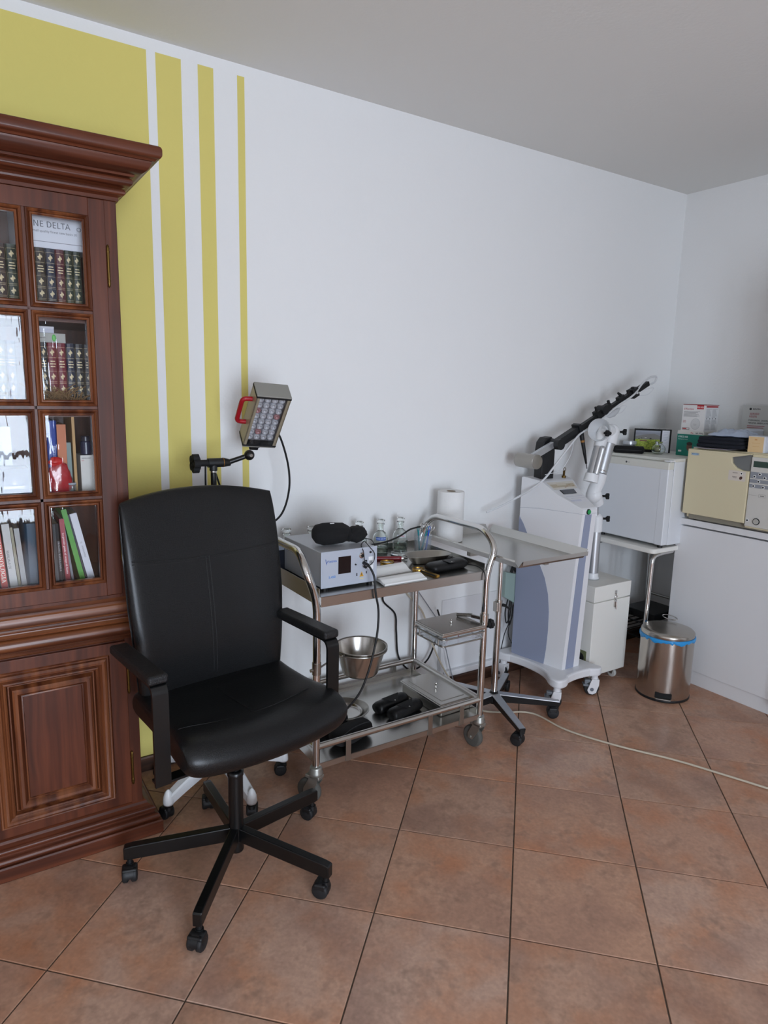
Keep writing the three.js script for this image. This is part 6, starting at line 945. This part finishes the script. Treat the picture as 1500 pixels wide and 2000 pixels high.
  obj('lid_edge', box(wx0 - 0.0004, wx1 + 0.0004, wy1 - 0.004, wy1 + 0.0004, wz0 - 0.0004, wz1 + 0.0004, 0.001), col('#8e2226', 0.5), w);
  print('front_print', [wx0 - 0.0006, wy0, wz0], [0, 0, wz1 - wz0], [0, wy1 - wy0 - 0.003, 0], inkOn(420, 440, '#dedcda', (g2) => { g2.fillStyle = '#b3242b'; g2.fillRect(262, 0, 124, 66); g2.fillStyle = '#f0dcdc'; g2.font = 'bold 38px sans-serif'; g2.fillText('PIU AIR', 266, 48, 116); g2.fillStyle = '#b56a6c'; g2.font = 'bold 42px sans-serif'; g2.fillText('Effective', 24, 84); g2.fillStyle = '#8b8b8c'; for (let i = 0; i < 7; i++) g2.fillRect(24, 108 + i * 14, 300 - (i * 37) % 90, 6); g2.strokeStyle = '#b6b5b4'; g2.fillStyle = '#cdcccb'; g2.lineWidth = 6; g2.beginPath(); g2.ellipse(258, 320, 84, 92, 0.1, 0, 7); g2.fill(); g2.stroke(); g2.fillStyle = '#a9a8a8'; g2.fillRect(220, 318, 60, 6); g2.fillRect(224, 336, 48, 6); g2.fillStyle = '#b77f7f'; g2.font = 'bold 54px sans-serif'; g2.fillText('20', 20, 300); g2.strokeStyle = '#54282a'; g2.strokeRect(22, 392, 130, 28); g2.fillStyle = '#b3242b'; g2.fillRect(30, 398, 70, 16); }), w);
  print('side_print', [wx0, wy0, wz1 + 0.0006], [wx1 - wx0, 0, 0], [0, wy1 - wy0 - 0.003, 0], inkOn(380, 440, '#d6d6d6', (g2) => { g2.fillStyle = '#a3242b'; g2.fillRect(14, 10, 340, 26); g2.fillStyle = '#a5a5a7'; for (let c2 = 0; c2 < 2; c2++) for (let i = 0; i < 26; i++) if (i !== 11 && i !== 12) g2.fillRect(24 + c2 * 170, 60 + i * 14, 150 - (i * 53) % 60, 6); g2.fillStyle = '#55565a'; for (let i = 0; i < 4; i++) g2.fillRect(40 + i * 84, 212, 22, 22); }), w);
}
// ---------------------------------------------------------------- steriliser on the cupboard
{
  const xf = -0.5, z0 = 0.497, z1 = 1.0, y0 = 0.905, y1 = 1.268, t = thing('steriliser', 'beige bench-top steriliser with a grey control panel on the cupboard', 'steriliser', [-0.27, 0.894, 0.75]);
  const beige = col('#d8cdab', 0.5), light = col('#d0cdc6', 0.45);
  obj('housing', box(xf + 0.035, -0.05, y0, y1 + 0.006, z0 + 0.004, z1, 0.006), beige, t);
  obj('base_tray', box(xf + 0.03, -0.06, 0.9, 0.925, z0 + 0.02, z1 - 0.005, 0.003), col('#8f8a7c', 0.6), t);
  for (const [x, z] of [[xf + 0.06, z0 + 0.05], [xf + 0.06, z1 - 0.05], [-0.09, z0 + 0.05], [-0.09, z1 - 0.05]]) obj('foot', cyl([x, 0.894, z], [x, 0.902, z], 0.018, 0.018, 14), M.blackPlastic, t);
  const zs = 0.829, py = (v) => y0 + 0.024 + v * (y1 - y0 - 0.024), pz = (u) => z0 + u * (zs - z0);
  // door with the scooped grip
  const ds = [[z0, py(0)], [zs, py(0)], [zs, py(0.755)], [pz(0.9), py(0.755)], [pz(0.8), py(0.79)], [pz(0.73), py(0.85)], [pz(0.715), py(0.93)], [pz(0.715), py(0.985)], [zs, py(0.985)], [zs, py(1)], [z0, py(1)]];
  const door = obj('door', slab(ds, xf, xf + 0.036, 'x', 0.004), beige, t);
  obj('grip_recess', slab([[zs - 0.001, py(0.756)], [pz(0.9), py(0.756)], [pz(0.8), py(0.791)], [pz(0.73), py(0.851)], [pz(0.716), py(0.93)], [pz(0.716), py(0.984)], [zs - 0.001, py(0.984)]], xf + 0.012, xf + 0.03, 'x'), col('#737574', 0.4), door);
  print('instruction_label', [xf - 0.0006, py(0.6), pz(0.695)], [0, 0, pz(0.955) - pz(0.695)], [0, py(0.745) - py(0.6), 0], inkOn(300, 190, '#d6ccc0', (g) => { g.fillStyle = '#7b7068'; g.fillRect(70, 36, 90, 10); g.fillRect(70, 110, 84, 9); g.fillRect(80, 132, 70, 9); g.fillStyle = '#fff'; g.beginPath(); g.arc(226, 46, 24, 0, 7); g.fill(); g.fillStyle = '#1c1512'; g.beginPath(); g.arc(226, 46, 15, 0, 7); g.fill(); g.fillStyle = '#4a2d25'; g.beginPath(); g.ellipse(222, 130, 26, 34, 0.4, 0, 7); g.fill(); }), door);
  print('badge', [xf - 0.0006, py(0.905), pz(0.055)], [0, 0, pz(0.2) - pz(0.055)], [0, py(0.95) - py(0.905), 0], inkOn(220, 76, '#c2baa2', (g) => { g.fillStyle = '#a9c2d6'; g.beginPath(); g.ellipse(110, 40, 100, 32, 0, 0, 7); g.fill(); g.fillStyle = '#31557e'; g.font = 'bold 44px sans-serif'; g.textAlign = 'center'; g.fillText('MOCOM', 110, 50); }), door);
  obj('door_gap', box(xf + 0.026, xf + 0.034, y0 + 0.022, y1, zs, zs + 0.003), beige, t);
  // control panel
  obj('control_panel', box(xf + 0.004, xf + 0.036, y0 + 0.012, y1 - 0.012, zs + 0.003, z1 - 0.045, 0.004), light, t);
  obj('panel_frame', box(xf + 0.01, xf + 0.035, y0 + 0.004, y1, zs + 0.002, z1, 0.004), beige, t);
  const cz = (u) => zs + 0.003 + u * (z1 - 0.045 - zs - 0.003), cy = (v) => y0 + 0.012 + v * (y1 - y0 - 0.024), X = xf + 0.0035;
  obj('display', box(X - 0.001, X + 0.002, cy(0.86), cy(0.945), cz(0.1), cz(0.8), 0.0008), phy({ color: '#2b4236', roughness: 0.2 }), t);
  for (const [a, b] of [[0.7, 0.79], [0.635, 0.685], [0.565, 0.615]]) obj('button_strip', box(X - 0.0006, X + 0.001, cy(a), cy(b), cz(0.02), cz(0.92)), col('#8b8f96', 0.5), t);
  for (const [u, v] of [[0.4, 0.765], [0.2, 0.725], [0.6, 0.72], [0.38, 0.66], [0.2, 0.59], [0.58, 0.585], [0.12, 0.09]]) { const b = obj('button_ring', cyl([X - 0.0008, cy(v), cz(u)], [X - 0.0025, cy(v), cz(u)], 0.0075, 0.0075, 22), col('#e6e6e6', 0.4), t); obj('button', cyl([X - 0.0024, cy(v), cz(u)], [X - 0.0042, cy(v), cz(u)], 0.004, 0.004, 16), M.blackPlastic, b); }
  print('panel_print', [X - 0.0008, cy(0.43), cz(0.05)], [0, 0, cz(0.75) - cz(0.05)], [0, cy(0.49) - cy(0.43), 0], inkOn(300, 80, '#d0cdc6', (g) => { g.strokeStyle = '#8a8782'; g.lineWidth = 4; g.strokeRect(170, 10, 110, 56); g.fillStyle = '#8a8782'; g.fillRect(0, 40, 170, 4); g.fillRect(190, 28, 70, 22); }), t);
  const kn = obj('power_switch', cyl([X - 0.0005, cy(0.09), cz(0.47)], [X - 0.003, cy(0.09), cz(0.47)], 0.0165, 0.0165, 28), M.blackPlastic, t);
  obj('switch_cap', cyl([X - 0.003, cy(0.09), cz(0.47)], [X - 0.007, cy(0.09), cz(0.47)], 0.013, 0.0125, 28), col('#b5b3ac', 0.4), kn);
}
// papers, cloths, bags on the steriliser
{
  const y = 1.2745;
  const sheet = (name, label, x0, x1, z0, z1, yy, turn, m) => { const q = single(name, label, 'paper', [(x0 + x1) / 2, yy, (z0 + z1) / 2], (() => { const g = new THREE.BoxGeometry(x1 - x0, 0.003, z1 - z0, 12, 1, 12), p = g.attributes.position; for (let i = 0; i < p.count; i++) p.setY(i, p.getY(i) + 0.0016 + 0.004 * fbm(p.getX(i) * 18 + 9, p.getZ(i) * 18 + 9, 64, 64, 5, 2) * (p.getX(i) < -0.05 ? 1 : 0.4)); g.computeVertexNormals(); return g.translate((x0 + x1) / 2, yy, (z0 + z1) / 2); })(), m); q.rotation.y = turn; return q; };
  sheet('magazine', 'thin grey magazine lying on the left front edge of the steriliser', -0.5, -0.3, 0.52, 0.7, y, 0.05, col('#8d8790', 0.5));
  const c = thing('folded_cloth', 'stack of folded dark navy cloths on the steriliser', 'cloth', [-0.4, y + 0.006, 0.65], { world: false, turn: 0.03 });
  for (let k = 0; k < 3; k++) { const g = new RoundedBoxGeometry(0.19 - k * 0.006, 0.019, 0.235 - k * 0.01, 6, 0.009), p = g.attributes.position; for (let i = 0; i < p.count; i++) { p.setY(i, p.getY(i) + 0.007 * (fbm(p.getX(i) * 14 + 8, p.getZ(i) * 14 + 8, 64, 64, 12 + k, 3) - 0.5)); } g.computeVertexNormals(); obj('fold', g.translate(0.002 * k, 0.0125 + k * 0.017, -0.004 * k), M.clothNavy, c); }
  const foil = (name, label, x, z, yy, w, d, h, s, m, turn) => { const t2 = thing(name, label, 'bag', [x, yy, z], { world: false, turn }), rows = [], n = 26; for (let i = 0; i <= n; i++) { const row = []; for (let j = 0; j <= n; j++) { const u = i / n * 2 - 1, v = j / n * 2 - 1, e = Math.max(0, 1 - Math.max(Math.abs(u), Math.abs(v)) ** 4), f = fbm(u * 3 + 7, v * 3 + 7, 64, 64, s, 4); row.push([u * w / 2, 0.001 + h * e * (0.35 + 0.9 * f) + 0.006 * (f - 0.3) * (1 - e) + 0.003, v * d / 2]); } rows.push(row); } const top = fromQuads(rows.slice().reverse(), false, 0.5), bot = fromQuads(rows.map((r) => r.map(([a, b, q]) => [a, 0.0012 + (b - 0.0012) * 0.12, q])), false, 0.5); obj('film', [top, bot], m, t2); return t2; };
  const b1 = foil('plastic_bag', 'pale blue crumpled plastic bag lying on the navy cloths', -0.38, 0.665, y + 0.0645, 0.17, 0.2, 0.036, 21, phy({ color: '#b9c4d6', roughness: 0.25, transmission: 0.25, thickness: 0, side: THREE.DoubleSide }), 0.2);
  obj('contents', (() => { const g = new RoundedBoxGeometry(0.1, 0.012, 0.12, 3, 0.005); return g.translate(0, 0.0085, 0); })(), col('#5d7197', 0.7), b1);
  const p = thing('small_carton', 'small peach and white carton at the right on the steriliser', 'carton', [-0.43, y, 0.825], { world: false, turn: 0.06 });
  obj('carton', box(-0.028, 0.07, 0, 0.077, -0.04, 0.04, 0.001), col('#dfe1e6', 0.6), p);
  print('front_print', [-0.0286, 0.001, -0.04], [0, 0, 0.08], [0, 0.075, 0], inkOn(300, 280, '#dcbd8e', (g) => { g.fillStyle = '#c9905c'; g.fillRect(110, 40, 40, 22); g.strokeStyle = '#d9985a'; g.strokeRect(105, 36, 50, 30); g.fillStyle = '#cfa873'; g.fillRect(60, 110, 150, 8); g.fillRect(80, 170, 120, 8); g.fillStyle = '#dfe1e6'; g.fillRect(272, 0, 28, 280); }), p);
  obj('flap', box(-0.0285, 0.0705, 0.0765, 0.0785, -0.0405, 0.0405, 0.0006), col('#cfd2d8', 0.6), p);
  const m = thing('medicine_pack', 'blue and white blister pack box behind the peach carton', 'carton', [-0.36, y, 0.93], { world: false, turn: 0.2 });
  obj('carton', box(-0.05, 0.05, 0, 0.05, -0.045, 0.045, 0.001), col('#8ea3c8', 0.5), m);
  obj('label_band', box(-0.0504, 0.0504, 0.016, 0.034, -0.0454, 0.0454, 0.0006), col('#e3e6ec', 0.5), m);
  // leaflets standing against the wall
  const l = thing('leaflet_stand', 'white printed leaflet standing against the right wall', 'leaflet', [-0.04, y, 0.6]);
  obj('card', box(-0.036, -0.033, y, 1.497, 0.5, 0.73), col('#c9c9c6', 0.6), l);
  print('card_print', [-0.0366, y + 0.002, 0.5], [0, 0, 0.23], [0, 0.219, 0], inkOn(480, 460, '#cbcbc8', (g) => { g.fillStyle = '#2a2b2c'; g.beginPath(); g.arc(90, 40, 14, 0, 7); g.fill(); g.font = 'bold 26px sans-serif'; g.fillText('REVITA', 116, 50); g.fillStyle = '#9c3a44'; g.font = 'bold 30px sans-serif'; g.fillText('SERVIZI', 86, 104); g.fillText('VISITE', 82, 136); g.fillStyle = '#333436'; g.font = 'bold 24px sans-serif'; g.fillText('CHIRURGIA, LASER IN', 76, 176); g.fillText('TERAPIA AMBULATORIA', 76, 206); g.fillStyle = '#a0545e'; g.fillRect(70, 228, 200, 8); g.fillRect(70, 246, 190, 8); }), l);
  obj('foot', box(-0.075, -0.034, y, y + 0.003, 0.52, 0.7), col('#c9c9c6', 0.6), l);
  const s = thing('white_dispenser', 'small pale dispenser with a round opening in front of the leaflet', 'dispenser', [-0.12, y, 0.62], { world: false, turn: -0.5 });
  obj('body', box(-0.042, 0.042, 0, 0.098, -0.03, 0.03, 0.01, 3), col('#c3c8d2', 0.45), s);
  obj('opening', [lathe([[0.012, 0.0], [0.022, 0.0], [0.024, 0.003], [0.012, 0.005], [0.012, 0]], 26).rotateX(Math.PI / 2).translate(-0.005, 0.05, 0.029), lathe([[0, 0.001], [0.012, 0.001], [0.012, 0]], 20).rotateX(Math.PI / 2).translate(-0.005, 0.05, 0.03)], col('#8a90a0', 0.5), s);
}
// ---------------------------------------------------------------- pedal bin
{
  const cx = -0.69, cz = 0.61, t = thing('pedal_bin', 'round stainless steel pedal bin with a blue liner by the white cupboard', 'bin', [cx, 0, cz]);
  obj('body', lathe([[0, 0.008], [0.13, 0.008], [0.131, 0.012], [0.131, 0.322], [0.129, 0.325], [0.127, 0.325], [0.127, 0.014], [0, 0.012]], 72, cx, 0, cz), std({ color: '#bdb6ae', metalness: 1, roughness: 0.2 }), t);
  obj('base_ring', lathe([[0, 0], [0.132, 0], [0.1335, 0.003], [0.1335, 0.011], [0.131, 0.013], [0.128, 0.012], [0, 0.008]], 64, cx, 0, cz), M.blackPlastic, t);
  const liner = lathe([[0.1275, 0.325], [0.1305, 0.33], [0.1345, 0.328], [0.1358, 0.322], [0.135, 0.314], [0.1325, 0.311]], 96), p = liner.attributes.position; for (let i = 0; i < p.count; i++) { const x = p.getX(i), z = p.getZ(i), a = Math.atan2(z, x), y = p.getY(i), f = fbm((Math.cos(a) + 2) * 9, (Math.sin(a) + 2) * 9, 128, 128, 44, 3); if (y < 0.323) { p.setY(i, y - 0.03 * (f - 0.42)); const k = 1 + 0.02 * (f - 0.3); p.setX(i, x * k); p.setZ(i, z * k); } } liner.computeVertexNormals();
  obj('liner', liner.translate(cx, 0, cz), std({ color: '#2b95d8', roughness: 0.35, side: THREE.DoubleSide }), t, { label: 'blue bag rim' });
  const lid = obj('lid', lathe([[0, 0.363], [0.06, 0.362], [0.105, 0.358], [0.123, 0.353], [0.1295, 0.347], [0.131, 0.34], [0.131, 0.328], [0.128, 0.328], [0.128, 0.342], [0, 0.35]], 72, cx, 0, cz), std({ color: '#b9b4ac', metalness: 1, roughness: 0.26 }), t);
  obj('lid_handle', tube([...Array(24)].map((_, i) => { const a = i / 24 * 2 * Math.PI; return [cx + 0.11 + Math.cos(a) * 0.014, 0.362 + 0.012 + Math.cos(a) * 0.006, cz - 0.068 + Math.sin(a) * 0.043]; }), 0.0028, { closed: true, rad: 8, seg: 60 }), M.chrome, lid);
  const d = new THREE.Vector3(-0.8, 0, 0.6).normalize(), a = Math.atan2(d.x, d.z), pl = (g) => plain(g).rotateY(a).translate(cx, 0, cz);
  obj('pedal_slot', pl(box(-0.04, 0.04, 0.022, 0.05, 0.118, 0.1325, 0.002)), M.gap, t);
  obj('pedal', [pl(box(-0.036, 0.036, 0.02, 0.026, 0.12, 0.152, 0.003)), pl(box(-0.036, 0.036, 0.024, 0.044, 0.122, 0.127, 0.002))], M.steelDull, t);
}
renderer.render(scene, camera);
